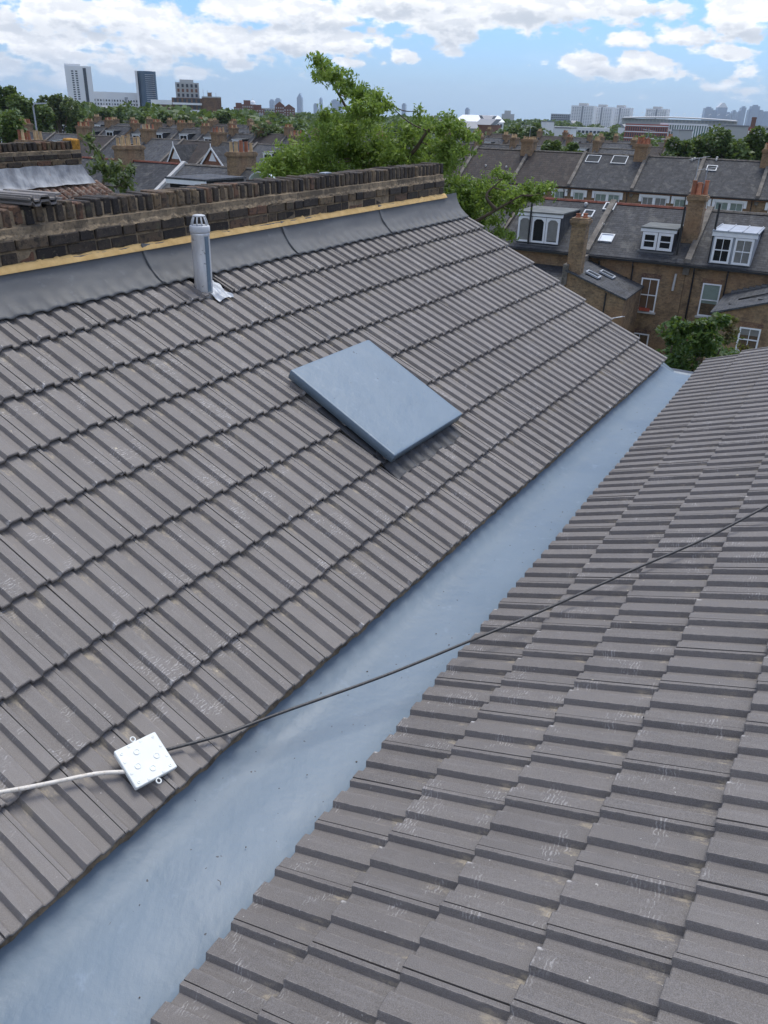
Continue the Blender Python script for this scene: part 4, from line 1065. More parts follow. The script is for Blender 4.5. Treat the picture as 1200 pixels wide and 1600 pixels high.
for (px, py, i) in ((759, 261, 0), (791, 263, 0), (1081, 252, 3), (1085, 250, 3), (1119, 252, 4), (1120, 249, 4)):
    x, y, z = slopept(O2, px, py, EV2, TP2); roof_vent(row2[i], x-bnds[i], y, z)
for i in (1, 3):
    xx = -.3; zt = 10.9
    obj('aerial', MB().tube([(xx, 4.9, 10.3), (xx, 4.9, zt+1.0)], .025, 5).tube([(xx-.6, 4.9, zt+.9), (xx+.6, 4.9, zt+.75)], .015, 4).tube([(xx-.3, 4.6, zt+.84), (xx-.3, 5.2, zt+.84)], .012, 4).tube([(xx+.2, 4.6, zt+.8), (xx+.2, 5.2, zt+.8)], .012, 4), 'zinc', row2[i])
# front gable with white bargeboards
def gabled(h, xc, hw, ztop, zb, y=-.5):
    g_ = obj('front_gable', MB().prism([(xc-hw+.1, y, zb-2), (xc+hw-.1, y, zb-2), (xc+hw-.1, y, zb), (xc, y, ztop-.1), (xc-hw+.1, y, zb)], (0, .5-y+2, 0)), 'red_brick', h)
    obj('gable_roof', MB().hexa([(xc-hw-.1, y-.2, zb-.1), (xc, y-.2, ztop), (xc, 4, ztop), (xc-hw-.1, 2, zb-.1), (xc-hw-.1, y-.2, zb), (xc, y-.2, ztop+.1), (xc, 4, ztop+.1), (xc-hw-.1, 2, zb)]), 'slate', g_)
    obj('gable_roof', MB().hexa([(xc, y-.2, ztop), (xc+hw+.1, y-.2, zb-.1), (xc+hw+.1, 2, zb-.1), (xc, 4, ztop), (xc, y-.2, ztop+.1), (xc+hw+.1, y-.2, zb), (xc+hw+.1, 2, zb), (xc, 4, ztop+.1)]), 'slate', g_)
    for s in (-1, 1): obj('bargeboard', MB().hexa([(xc, y-.26, ztop-.16), (xc+s*(hw+.1), y-.26, zb-.26), (xc+s*(hw+.1), y-.2, zb-.26), (xc, y-.2, ztop-.16), (xc, y-.26, ztop+.12), (xc+s*(hw+.1), y-.26, zb+.02), (xc+s*(hw+.1), y-.2, zb+.02), (xc, y-.2, ztop+.12)]), 'white_paint', g_)
    obj('gable_panel', MB().prism([(xc-.55, y-.03, zb+.55), (xc+.55, y-.03, zb+.55), (xc, y-.03, ztop-.45)], (0, .02, 0)), 'white_paint', g_)
    obj('finial', MB().box(xc-.04, xc+.04, y-.3, y-.2, ztop, ztop+.45), 'white_paint', g_)
E2L, R2L = 6.3, 8.75
protoP = {}
lab_l2 = 'far left terraced house of the second row, slate roof behind the nearer ridge'
n2 = 0
for k in range(1, 17):
    x = bnds[0]-k*5.65
    h = base_house(F2, x, 5.65, E2L, R2L, RY2, ['slate', 'brown_roof_tile', 'slate_pale'][k % 3], 'stone_coping', 'x', 'second row houses to the left')
    if k % 2 == 0: add_chimney(h, 0, 4.4, .8, 2.0, 7.9, 9.9, 2, 3, 'mix', poth=.5)
    if k in (6, 7): gabled(h, 2.8, 1.75 if k == 6 else 1.15, 8.35, 6.35)
    elif k > 2: add_window(h, 1.2, 2.2, 4.8, 6.0, sill=False)
    if k in (3, 5, 9, 11, 13):
        d_ = dormer(h, 3.2, 4.5, 7.0, 8.0, 1.2, E2L, (R2L-E2L)/RY2, 1, 'felt_roof', fasc=.1); add_window(d_, 3.25, 4.45, 7.0, 8.0, 1.15, bars=(1, 0), fr=.13, sill=False)
    where = {1: 'behind the near tree, next to the brown tiled roof', 2: 'hidden by the middle of the near tree', 3: 'hidden by the left half of the near tree', 4: 'by the left fringe of the near tree', 5: 'right of the two white edged gables', 6: 'with the larger white edged gable',
             7: 'with the smaller white edged gable', 8: 'just left of the smaller white edged gable', 9: 'above the dark slate ridge', 10: 'above the leafy sapling', 11: 'above the chimney of cream pots', 12: 'above the lichen covered brick', 13: 'above the left parapet end', 14: 'above the left parapet middle', 15: 'near the left edge', 16: 'cut by the left edge'}[k]
    h['label'] = 'distant terraced house '+where; n2 += 1
# ---- third to fifth rows: small, copied from three built ones
def far_proto(v):
    h = base_house(T(0, 0, -500), 0, 5.6, 6.3, 8.9, 4.4, ['slate', 'slate_pale', 'brown_roof_tile'][v], 'stone_coping', 'p', 'g')
    add_chimney(h, 0, 4.4, .8, 1.7, 7.6, 9.9, 2, 3, ['mix', 'buff_pot', 'buff_pot'][v], poth=.4)
    if v != 2:
        d_ = dormer(h, 2.2, 4.0, 6.9, 8.1, 1.1, 6.3, .59, 1, 'felt_roof', fasc=.12); add_window(d_, 2.25, 3.95, 6.92, 8.06, 1.05, bars=(1, 0), fr=.14, sill=False)
    else: add_window(h, 1.4, 3.8, 4.7, 6.0, bars=(1, 0), sill=False)
    gutter_(h, 5.6, 6.3); return h
pr = [far_proto(v) for v in range(3)]; nfar = 0; ROWS = {}; used_first = [False]*3
for (yo, xa, xb, grp, lb) in ((72, -118, 44, 'third row houses', 'small slate and brick terraced house in the third row of roofs'), (104, -160, 50, 'fourth row houses', 'tiny terraced house roof in the fourth row beyond the rooftops'), (141, -200, 60, 'fifth row houses', 'tiny terraced house roof in the fifth row near the tree belt')):
    x = xa; i = 0
    while x < xb:
        Pm = O1+UX*(x+2.8)+VY*(yo)+Z*9; q = proj(Pm)
        if q is not None and -40 < q[0] < 1240 and not (430 < q[0] < 700 and yo > 80):
            v = random.choice((0, 0, 1, 2)) if yo < 100 else random.randrange(3)
            if not used_first[v]: h = pr[v]; used_first[v] = True
            else: h = dup(pr[v])
            h.matrix_world = F1 @ T(x, yo+random.uniform(-.5, .5), random.uniform(-.35, .3)); ROWS.setdefault(grp, []).append((q[0], h, v)); h['group'] = grp; nfar += 1
        x += 5.6 if random.random() < .93 else 12; i += 1
for v in range(3):
    if not used_first[v]: pr[v].matrix_world = F1 @ T(-60, 72+141, 0)
ORD = ['leftmost', 'second', 'third', 'fourth', 'fifth', 'sixth', 'seventh', 'eighth', 'ninth', 'tenth', 'eleventh', 'twelfth', 'thirteenth', 'fourteenth', 'fifteenth', 'sixteenth', 'seventeenth', 'eighteenth', 'nineteenth', 'twentieth', 'twenty first', 'twenty second', 'twenty third', 'twenty fourth', 'twenty fifth', 'twenty sixth', 'twenty seventh', 'twenty eighth', 'twenty ninth', 'thirtieth', 'thirty first', 'thirty second', 'thirty third', 'thirty fourth', 'thirty fifth', 'thirty sixth', 'thirty seventh', 'thirty eighth', 'thirty ninth', 'fortieth', 'forty first', 'forty second', 'forty third', 'forty fourth', 'forty fifth', 'forty sixth', 'forty seventh', 'forty eighth']
def ordinal(k): return ORD[k] if k == 0 else ORD[k]+' from the left'
for grp, lst in ROWS.items():
    lst.sort(key=lambda t: t[0])
    for k, (_, h, v) in enumerate(lst): h['label'] = 'small %s terraced house, %s of the %s' % (['slate roofed', 'pale slate roofed', 'brown tiled'][v], ordinal(k), grp.replace(' houses', ''))

# ------------------------------------------------------------------ neighbouring party wall and clay roof at the left
FW2 = T(*(wH*5.645)) @ FW; FL2 = T(*(wH*5.645)) @ FL
np_ = empty('parapet_wall', FW2, 'short far brick parapet at the left edge ending in an orange lichen brick', 'wall')
X2, X3 = 5.6, 8.02
obj('mortar_core', MB().box(X2, X3-.01, .012, .205, -.5, .300), 'old_mortar', np_)
x = X2
while x < X3-.10:
    obj('brick', random.choice(bedge), parent=np_, M=T(x+.036, .04+.1025, .36+random.uniform(-.007, .007)) @ RJ(.03)); x += random.uniform(.070, .078)
for row, (z, off) in enumerate(((.230, 0), (.155, .11))):
    x = X2+off
    while x < X3-.08:
        L_ = min(.225, X3-x); obj('brick', random.choice(bstr), parent=np_, M=T(x+L_/2, .045, z) @ RJ(.012) @ Matrix.Diagonal(((L_-.012)/.213, 1, .98, 1))); x += L_
lb_ = MB().box(-.075, .075, -.11, .10, -.09, .07); lbo = obj('lichen_brick', lb_, 'lichen_orange', np_, T(X3-.04, .14, .37) @ RJ(.05))
lbo['label'] = 'end brick covered in orange lichen'; bv = lbo.modifiers.new('b', 'BEVEL'); bv.width = .03; bv.segments = 3
obj('mortar_ledge', MB().hexa([(X2, .0, .17), (X3, .0, .17), (X3, .06, .17), (X2, .06, .17), (X2, .02, .30), (X3, .02, .30), (X3, .06, .31), (X2, .06, .31)]), 'old_mortar', np_)
obj('wall_back', MB().box(X2, X3-.02, .02, .21, -3.5, -.5), 'stock_brick', np_)
cr = empty('clay_tiled_roof', FL2, 'old brown clay tiled slope with grey lead above, beyond the parapet at left', 'roof')
obj('underlay', MB().box(3.0, 8.1, 1.4, 3.4, -.12, -.05), 'dark_underlay', cr)
cm = MB(); n = 8
for j in range(2):
    for i in range(n+1):
        u = i/n; cm.v.append((u*.105, j*.36, .030*math.sin(math.pi*u)**1.0))
for i in range(n): cm.f.append((i, i+1, n+2+i, n+1+i))
for i in range(n+1): cm.v.append((i/n*.105, 0, .030*math.sin(math.pi*i/n)-.014))
for i in range(n): cm.f.append((2*(n+1)+i, 2*(n+1)+i+1, i+1, i))
cme = cm.mesh('clay_tile', 'old_clay_tile', True); nct = 0
for r in range(3, -1, -1):
    y = 2.05+r*.32
    for c in range(int((8.22-5.0)/.115)):
        x = 8.22-(c+1)*.115
        if not inview(np.array(FL2 @ Vector((x, y, 0))), 60): continue
        obj('clay_tile', cme, parent=cr, M=T(x, y+random.uniform(-.01, .01), .0+random.uniform(-.004, .004)) @ Rz(random.uniform(-.02, .02)) @ Matrix.Rotation(-.05, 4, 'X')); nct += 1
ll = MB(); nx, nt = 160, 10
for i in range(nx+1):
    x = 4.5+(7.95-4.5)*i/nx
    for j in range(nt+1):
        t = j/nt; ll.v.append((x+.10*t*(i/nx), 3.46-.22*t, .16*(1-t)**1.6+.045+mnoise.noise(Vector((x*3, t*2, 0)))*.02+mnoise.noise(Vector((x*12, t*5, 0)))*.008))
for i in range(nx):
    for j in range(nt): a = i*(nt+1)+j; ll.f.append((a, a+1, a+nt+2, a+nt+1))
obj('lead_capping', ll, 'weathered_lead', cr, smooth=True)

# ------------------------------------------------------------------ near tree, sapling, bushes
def tree_px(name, label, cat, clusters, D, dj, n_per, leaf, m, stems, seed, base_px, stem_r=.05, sub='bark', aspect=.42):
    r = np.random.default_rng(seed); b = at_d(*base_px, D); root = empty(name, T(b[0], b[1], 0), label, cat); Mi = np.array([b[0], b[1], 0]); P = []
    cc = []
    for (x, y, rp) in clusters:
        d = D+r.uniform(-dj, dj); c = at_d(x, y, d); R = rp/1250*d; cc.append((c, R))
        # sprays: short drooping lines of leaves
        ns_ = max(4, int(n_per*(rp/20)**2/9))
        for _ in range(ns_):
            o = r.normal(0, 1, 3); o /= np.linalg.norm(o); s = c+o*R*r.uniform(.15, 1.25)*np.array([1, 1.2, .75]); dr = np.array([*r.normal(0, 1, 2), r.normal(.0, .35)]); dr /= np.linalg.norm(dr)
            L_ = R*r.uniform(.4, 1.15); k = 12; t = np.linspace(0, 1, k)[:, None]; pts = s+dr*t*L_-Z*(t**2)*L_*.35+r.normal(0, leaf*.35, (k, 3)); P.append(pts)
    P = np.concatenate(P)-Mi
    leaves('foliage', P, leaf, m, root, aspect=aspect, droop=.9, seed=seed)
    mb = MB()
    for st in stems:
        pts = [at_d(x, y, D+dd) for (x, y, dd) in st]; pts = catmull([p-Mi for p in pts], 5); k = len(pts)
        mb.tube(pts, [stem_r*(1-.8*i/(k-1))*(1.0 if len(st) > 3 else .6) for i in range(k)], 7)
    # twigs towards each cluster from the nearest stem point
    sp = [p for st in stems for p in catmull([at_d(x, y, D+dd)-Mi for (x, y, dd) in st], 4)]
    for (c, R) in cc:
        q = c-Mi; dmin = min(sp, key=lambda s: np.linalg.norm(s-q)+max(0, s[2]-q[2])*1.5)
        mid = (dmin+q)/2-Z*.05; mb.tube(catmull([dmin, mid, q], 3), [.011, .010, .009, .008, .007, .005, .003][:7], 5)
    obj('trunk', mb, sub, root, smooth=True)
    return root
cl = [(497, 93, 11), (508, 104, 14), (522, 117, 15), (500, 118, 8), (538, 128, 15), (550, 142, 17), (565, 150, 15), (590, 155, 15), (608, 163, 11), (578, 168, 18), (556, 172, 14), (510, 178, 13), (528, 190, 17), (545, 203, 22), (515, 205, 19), (575, 195, 18),
      (485, 232, 24), (455, 246, 24), (430, 258, 20), (415, 262, 11), (500, 250, 26), (530, 232, 26), (560, 232, 26), (590, 225, 22), (615, 235, 22), (638, 208, 18), (655, 188, 12), (654, 174, 7), (662, 205, 14), (690, 198, 17), (700, 182, 8), (712, 195, 12), (725, 208, 14), (742, 212, 8),
      (640, 240, 24), (670, 230, 22), (700, 226, 18), (722, 236, 14), (545, 262, 26), (590, 262, 26), (630, 268, 24), (665, 262, 22), (695, 255, 20), (470, 270, 20), (440, 272, 14), (510, 275, 22),
      (712, 285, 18), (728, 300, 22), (752, 292, 20), (775, 300, 20), (800, 304, 18), (826, 294, 16), (848, 296, 13), (862, 292, 7), (786, 276, 12), (775, 268, 7), (735, 325, 22), (712, 315, 16), (762, 322, 18), (800, 320, 14), (830, 308, 10), (745, 348, 14), (722, 340, 16), (770, 345, 10), (780, 362, 12), (800, 368, 8), (760, 368, 10), (708, 300, 12)]
stems = [[(590, 420, 0), (585, 330, 0), (575, 280, 0), (560, 235, 0), (548, 185, .1), (529, 147, .2), (500, 100, .3)], [(575, 290, 0), (610, 262, -.2), (645, 238, -.3), (668, 205, -.4), (690, 188, -.5)], [(562, 245, 0), (520, 245, .4), (470, 252, .6), (430, 262, .8)], [(548, 190, 0), (575, 172, .2), (605, 160, .3)],
         [(640, 400, -.2), (690, 370, -.2), (735, 350, -.4), (775, 328, -.6), (815, 305, -.8)], [(775, 328, -.6), (760, 305, -.5), (785, 280, -.4)], [(690, 370, 0), (715, 320, 0), (720, 290, 0)], [(585, 300, 0), (640, 270, .3), (700, 240, .4)]]
tree_px('leafy_tree', 'bright green leafy tree with one tall spray rising behind the brick parapet', 'tree', cl, 13.0, .9, 620, .066, 'leaf_fresh', stems, 11, (590, 420), .05)
tree_px('sapling', 'thin pale leafed sapling between the left parapet end and the slate roof', 'tree', [(137, 212, 8), (146, 228, 10), (152, 245, 10), (166, 252, 11), (178, 262, 13), (190, 274, 12), (197, 288, 11), (170, 278, 11), (183, 290, 11), (160, 264, 8), (200, 268, 6), (145, 262, 6)], 17.0, .5, 170, .12, 'leaf_pale',
        [[(150, 330, 0), (160, 290, 0), (166, 260, 0), (148, 228, 0), (137, 208, 0)], [(163, 280, 0), (185, 262, 0), (200, 262, 0)], [(160, 290, 0), (180, 292, 0), (196, 285, 0)]], 12, (150, 330), .035)
def bush(name, label, cls, D, dj, n, leaf, m, seed, cat='bush', trunk=True):
    r = np.random.default_rng(seed); c0 = at_d(cls[0][0], cls[0][1], D); root = empty(name, T(c0[0], c0[1], 0), label, cat); Mi = np.array([c0[0], c0[1], 0]); P = []
    for (x, y, rx, ry) in cls:
        d = D+r.uniform(-dj, dj); c = at_d(x, y, d); R = np.array([rx, (rx+ry)/2, ry])/1250*d
        P.append(blob_points(r, c, R, int(n*rx*ry/900), 8, .6))
    P = np.concatenate(P)-Mi; leaves('foliage', P, leaf, m, root, aspect=.5, droop=.6, seed=seed)
    if trunk:
        mb = MB()
        for (x, y, rx, ry) in cls[:5]:
            q = at_d(x, y, D)-Mi; mb.tube([(q[0]*.3, q[1]*.3, 0), (q[0]*.7, q[1]*.7, q[2]*.6), tuple(q)], [.08, .05, .02], 6)
        obj('stems', mb, 'bark', root)
    return root
bush('garden_bush', 'dense dark green bush below the sash windows beyond the gutter end', [(1050, 540, 40, 34), (1095, 530, 44, 36), (1085, 570, 60, 30), (1030, 565, 30, 26), (1125, 545, 34, 34), (1060, 515, 26, 18), (1110, 505, 26, 18), (1140, 575, 50, 30), (1070, 610, 80, 34), (1130, 620, 70, 34)], 24, 1.2, 520, .17, 'leaf_bush', 21)
bush('climbing_plant', 'loose climber with rusty new leaves on the right hand wing wall', [(1140, 508, 16, 16), (1150, 525, 14, 16), (1135, 530, 12, 14), (1160, 545, 14, 10), (1148, 500, 9, 8)], 26.5, .5, 420, .15, 'leaf_red', 22, 'climber', False)

# ---- mid distance trees, each its own
def std_tree(label, px, pyt, D, wpx, m, seed, nleaf=1500, leaf=None, lumps=11, group=None, name='broadleaf_tree'):
    r = np.random.default_rng(seed); top = at_d(px, pyt, D); R = wpx/1250*D/2; zt = top[2]; rz = min(R*.95, zt*.42); base = np.array([top[0], top[1], 0])
    root = empty(name, T(*base), label, 'tree', group)
    P = blob_points(r, (0, 0, zt-rz), (R, R, rz), nleaf, lumps, .65); leaves('crown', P, leaf or max(.28, D*.0042), m, root, aspect=.75, droop=.2, seed=seed)
    mb = MB().tube([(0, 0, 0), (0.1, 0, zt*.35), (0, .1, zt-rz)], [.35, .28, .12], 7)
    for k in range(4): a = k*1.6; mb.tube([(0, 0, zt*.4), (math.cos(a)*R*.4, math.sin(a)*R*.4, zt-rz*1.1), (math.cos(a)*R*.7, math.sin(a)*R*.7, zt-rz*.7)], [.15, .1, .04], 5)
    obj('trunk', mb, 'bark', root); return root
for i, (lb, px, py, D, w_, m_) in enumerate([
    ('dark green tree at the right above the slate ridge, left end of the clump', 1055, 215, 108, 55, 'leaf_dark'), ('tallest dark green tree in the clump above the right slate roofs', 1108, 197, 112, 85, 'leaf_dark'),
    ('dark green tree in the clump, second from the right edge', 1150, 203, 110, 60, 'leaf_dark'), ('dark green tree cut by the right edge above the chimney', 1195, 203, 112, 60, 'leaf_dark'),
    ('small dark tree rising behind the brown tiled ridge, left of the twin roof windows', 866, 214, 102, 42, 'leaf_dark'), ('dark tree behind the ridge right of the buff potted chimney', 895, 222, 106, 36, 'leaf_dark'),
    ('mid green tree between the two red chimneys near the red brick hall', 1010, 212, 190, 50, 'leaf_mid'), ('small tree in front of the white tower bases', 955, 202, 260, 34, 'leaf_dark'),
    ('round mid green tree right of the stepped brown block', 345, 172, 250, 62, 'leaf_mid'), ('pale green round tree just left of the near tree', 418, 180, 150, 60, 'leaf_pale'),
    ('tall dark tree at the left edge with pointed top', 8, 133, 170, 34, 'leaf_dark'), ('broad green tree at the far left behind the street lamp', 45, 148, 165, 60, 'leaf_mid'), ('tall pale green tree left of the white high rise', 85, 138, 180, 60, 'leaf_pale'),
    ('green tree low at the left edge', 5, 172, 90, 60, 'leaf_mid'), ('dark green tree below the long white flats, left', 160, 160, 260, 50, 'leaf_dark'), ('dark green tree below the long white flats, middle', 195, 166, 250, 48, 'leaf_dark'),
    ('green tree below the dark blue tower', 232, 170, 240, 48, 'leaf_mid'), ('dark tree between the dark blue tower and stepped brown block', 262, 172, 230, 36, 'leaf_dark'), ('small tree at the foot of the stepped brown block', 296, 178, 210, 46, 'leaf_pale'),
    ('light green street tree behind the left chimneys', 118, 172, 200, 40, 'leaf_mid'), ('dark green tree right of the near tree, under the white roofed shed', 800, 196, 210, 48, 'leaf_dark'), ('dark green tree under the pale flats right of centre', 840, 192, 230, 40, 'leaf_mid')]):
    std_tree(lb, px, py, D, w_, m_, 50+i, nleaf=int(1500*max(1, min(2.4, (w_/45)**1.5))))
# far belts of trees that read as one mass
r = np.random.default_rng(77); PP = []; 
for i in range(1500):
    D = 260*math.exp(r.uniform(0, 1.9)); a = rad(r.uniform(-29, 30)); c = np.array([math.sin(a)*D, math.cos(a)*D, 0])
    zt = r.uniform(6.5, 12.0)+(D/1700)*1.5
    if -25 < math.degrees(a) < -9 and D < 600: zt += 1.0
    if math.degrees(a) > 3.5 and D < 720: zt = min(zt, r.uniform(4.0, 7.5))
    R = r.uniform(4, 8); q = r.normal(0, 1, (70, 3)); q /= np.linalg.norm(q, axis=1)[:, None]; q[:, 2] = abs(q[:, 2])*1.3-.3
    PP.append((c+np.array([0, 0, zt-R*.8])+q*np.array([R, R, R*.8]), D))
PA = np.concatenate([p for p, D in PP if D < 600]); PB = np.concatenate([p for p, D in PP if D >= 600])
leaves('tree_belt', PA, 2.2, 'leaf_dark', aspect=.8, droop=.1, seed=3, kind='stuff'); leaves('tree_belt', PB, 3.4, 'leaf_mid', aspect=.8, droop=.1, seed=4, kind='stuff')

# ------------------------------------------------------------------ buildings on the skyline
simple('panel_white', (.78, .80, .82), .7, 0, .06, .05); simple('panel_grey', (.30, .33, .37), .6, 0, .1, .05); simple('tower_glass', (.05, .10, .16), .15, 0, .2, .05)
simple('blue_glass', (.16, .24, .34), .25, 0, .2, .01); simple('far_concrete', (.42, .43, .43), .8, 0, .12, .02); simple('far_brick', (.17, .08, .055), .85, 0, .2, .05); simple('far_red', (.30, .085, .06), .85, 0, .15, .05)
simple('far_window', (.035, .05, .07), .2); simple('green_glass', (.10, .22, .20), .25); simple('far_roof', (.22, .23, .25), .6, 0, .1, .02); simple('shed_white', (.72, .73, .74), .6, 0, .05, .02)
def bldg(name, label, cat, px0, px1, pyt, D, depth, m, pyb=None, yaw=0, group=None):
    xc = (px0+px1)/2; A = at_d(xc, pyt, D); hd_ = math.atan2(A[0], A[1])+rad(yaw)
    u = np.array([math.cos(hd_), -math.sin(hd_), 0]); v = np.array([math.sin(hd_), math.cos(hd_), 0])
    W = (px1-px0)/1250*D*.97*math.cos(rad((xc-600)/50)) ; Hh = A[2]
    r = empty(name, frame((A[0], A[1], 0), u, v, Z), label, cat, group)
    if m: obj('body', MB().box(-W/2, W/2, 0, depth, 0, Hh), m, r)
    return r, W, Hh
def win_grid(r, x0, x1, z0, z1, nx, nz_, fx_=.6, fz=.5, m='far_window', y=-.12, name='window', single=False, side=None):
    dx, dz = (x1-x0)/nx, (z1-z0)/nz_
    base = None
    for k in range(nz_):
        if single:
            for i in range(nx):
                cx, cz = x0+(i+.5)*dx, z0+(k+.5)*dz
                if base is None: base = MB().box(-dx*fx_/2, dx*fx_/2, 0, .3, -dz*fz/2, dz*fz/2).mesh('window', m)
                obj(name, base, parent=r, M=T(cx, y, cz))
        else:
            mb = MB()
            for i in range(nx):
                cx, cz = x0+(i+.5)*dx, z0+(k+.5)*dz; mb.box(cx-dx*fx_/2, cx+dx*fx_/2, y, y+.3, cz-dz*fz/2, cz+dz*fz/2)
            obj('window_row', mb, m, r)
# left: white high rise, long flats, dark blue tower
r_, W, Hh = bldg('high_rise', 'white high rise tower with a dark window strip at the far left', 'tower', 104, 138, 103, 700, 18, 'panel_white')
win_grid(r_, -W*.30, W*.0, Hh*.42, Hh*.93, 2, 13, .55, .55, single=False); win_grid(r_, -W*.33, W*.42, 10, Hh*.40, 5, 5, .5, .5)
obj('window_strip', MB().box(W*.18, W*.30, -.2, .2, Hh*.35, Hh*.97), 'far_window', r_); obj('crown', MB().box(-W*.5, W*.1, 1, 16, Hh, Hh+1.2), 'panel_white', r_)
r_, W, Hh = bldg('flats_block', 'long low white block of flats joining the two towers', 'flats', 138, 222, 144, 705, 16, 'panel_white')
win_grid(r_, -W*.48, W*.48, Hh*.35, Hh*.80, 22, 4, .5, .5); obj('stair_strip', MB().box(W*.14, W*.19, -.3, .2, 8, Hh*.86), 'panel_grey', r_)
for k in range(8): obj('balcony_post', MB().box(-W*.45+k*W*.125, -W*.45+k*W*.125+.5, -.6, 0, 8, Hh*.8), 'shed_white', r_)
r_, W, Hh = bldg('glass_tower', 'dark blue curved glass tower with a white blade edge', 'tower', 216, 241, 111, 690, 14, None)
mb = MB(); mb.prism([(W/2*math.sin(t_)*1.0, 5-5*math.cos(t_)*1.0, 0) for t_ in np.linspace(-1.5, 1.5, 9)]+[(W/2, 14, 0), (-W/2, 14, 0)], (0, 0, Hh)); obj('body', mb, 'tower_glass', r_)
for k in range(14): obj('floor_band', MB().box(-W*.1, W*.40, .0, 6, Hh*.45+k*Hh*.037, Hh*.45+k*Hh*.037+.45), 'panel_grey', r_)
obj('blade', MB().box(-W/2-1.6, -W/2-.1, 0, 12, 8, Hh), 'shed_white', r_); obj('podium', MB().box(-W*.4, W*.6, -3, 10, 0, Hh*.42), 'tower_glass', r_)
r_, W, Hh = bldg('low_offices', 'low pale office block right of the dark blue tower', 'offices', 238, 270, 156, 640, 14, 'panel_white'); win_grid(r_, -W*.48, W*.48, Hh*.3, Hh*.9, 6, 3, .9, .4)
# stepped brown block
r_, W, Hh = bldg('apartment_block', 'stepped brown brick apartment block with white banded floors and a pale rooftop tower', 'flats', 271, 313, 153, 430, 14, 'brown_brick')
zb = Hh*.15
for k in range(5): obj('balcony', MB().box(-W*.48, W*.48, -1.0, 0, Hh-2.9*(k+1), Hh-2.9*(k+1)+.9), 'panel_white' if k != 2 else 'far_concrete', r_)
for k in range(5): win_grid(r_, -W*.46, W*.46, Hh-2.9*(k+1)+.9, Hh-2.9*(k+1)+2.7, 6, 1, .6, .9)
obj('rooftop_tower', MB().box(-W*.35, W*.42, 2, 12, Hh, Hh+6.4), 'far_concrete', r_); obj('rooftop_cap', MB().box(-W*.2, W*.25, 3, 11, Hh+6.4, Hh+7.6), 'far_concrete', r_)
for k in range(3): win_grid(r_, -W*.33, W*.40, Hh+.2+2*k, Hh+2.0+2*k, 5, 1, .5, .75, m='far_brick' if k == 1 else 'far_window', y=1.85)
obj('right_wing', MB().box(W*.5, W*1.12, -2, 12, 0, Hh+.4), 'brown_brick', r_); obj('wing_rail', MB().box(W*.5, W*1.12, -2, 12, Hh+.4, Hh+.9), 'far_concrete', r_)
obj('left_wing', MB().box(-W*.85, -W*.5, 0, 12, 0, Hh-3), 'brown_brick', r_); obj('wing_parapet', MB().box(-W*.86, -W*.5, -.3, 12, Hh-3, Hh-2.2), 'panel_white', r_)
for k in range(4): obj('mast', MB().tube([(W*(.55+.14*k), 4, Hh+.4), (W*(.55+.14*k), 4, Hh+4.0-.5*k)], .09, 4), 'far_concrete', r_)
obj('tank', MB().box(W*.7, W*.82, 3, 6, Hh+.4, Hh+2.6), 'brown_brick', r_)
# mid brown blocks
for (a, b, t_, lb) in ((366, 380, 165, 'left of the pair of stepped brown flats behind the chimneys'), (378, 394, 161, 'middle stepped brown flats right of the round tree'), (392, 412, 168, 'wide low brown flats right of the stepped pair')):
    r_, W, Hh = bldg('apartment_block', lb, 'flats', a, b, t_+2, 620, 14, 'far_brick'); obj('top_storey', MB().box(-W*.3, W*.3, 2, 10, Hh, Hh+2.5), 'far_brick', r_); win_grid(r_, -W*.45, W*.45, 8, Hh-.5, 5, 4, .5, .5, m='far_concrete')
for (a, b, t_, lb) in ((430, 444, 165, 'brown gabled flats at the left side of the near tree'), (443, 460, 169, 'low brown flats touching the left side of the near tree')):
    r_, W, Hh = bldg('apartment_block', lb, 'flats', a, b, t_, 640, 14, 'far_brick'); obj('roof', MB().prism([(-W/2, 0, Hh), (W/2, 0, Hh), (0, 0, Hh+2.6)], (0, 14, 0)), 'far_brick', r_); win_grid(r_, -W*.45, W*.45, 8, Hh-.5, 4, 4, .5, .5, m='far_concrete')
r_, W, Hh = bldg('pale_offices', 'pale pink office block between the brown flats', 'offices', 408, 432, 169, 800, 14, 'far_concrete'); win_grid(r_, -W*.45, W*.45, 8, Hh-.5, 6, 3, .7, .4)
# hazy city towers
for i, (a, b, t_, lb, shp) in enumerate([(421, 427, 157, 'left of the twin hazy city towers', 0), (430, 437, 155, 'right of the twin hazy city towers', 0), (464, 471, 153, 'tall hazy glass tower left of the near tree', 1), (490, 495, 163, 'slender hazy tower close to the near tree', 0), (499, 502, 155, 'thin hazy spire beside the near tree', 1),
        (518, 527, 157, 'broad hazy tower seen through the near tree', 0), (529, 534, 161, 'lower hazy tower seen through the near tree', 1), (628, 633, 163, 'lone hazy tower right of the tall leafy spray', 0), (727, 732, 170, 'small hazy tower above the white roofed shed', 0)]):
    r_, W, Hh = bldg('city_tower', lb, 'tower', a, b, t_, 5200, 40, 'blue_glass', yaw=12, group='city skyline towers')
    if shp: obj('spire', MB().prism([(-W/2, 0, Hh), (W/2, 0, Hh), (W*.1, 0, Hh+W*.9)], (0, 40, 0)), 'blue_glass', r_)
    else: obj('plant_floor', MB().box(-W*.3, W*.3, 5, 30, Hh, Hh+6), 'blue_glass', r_)
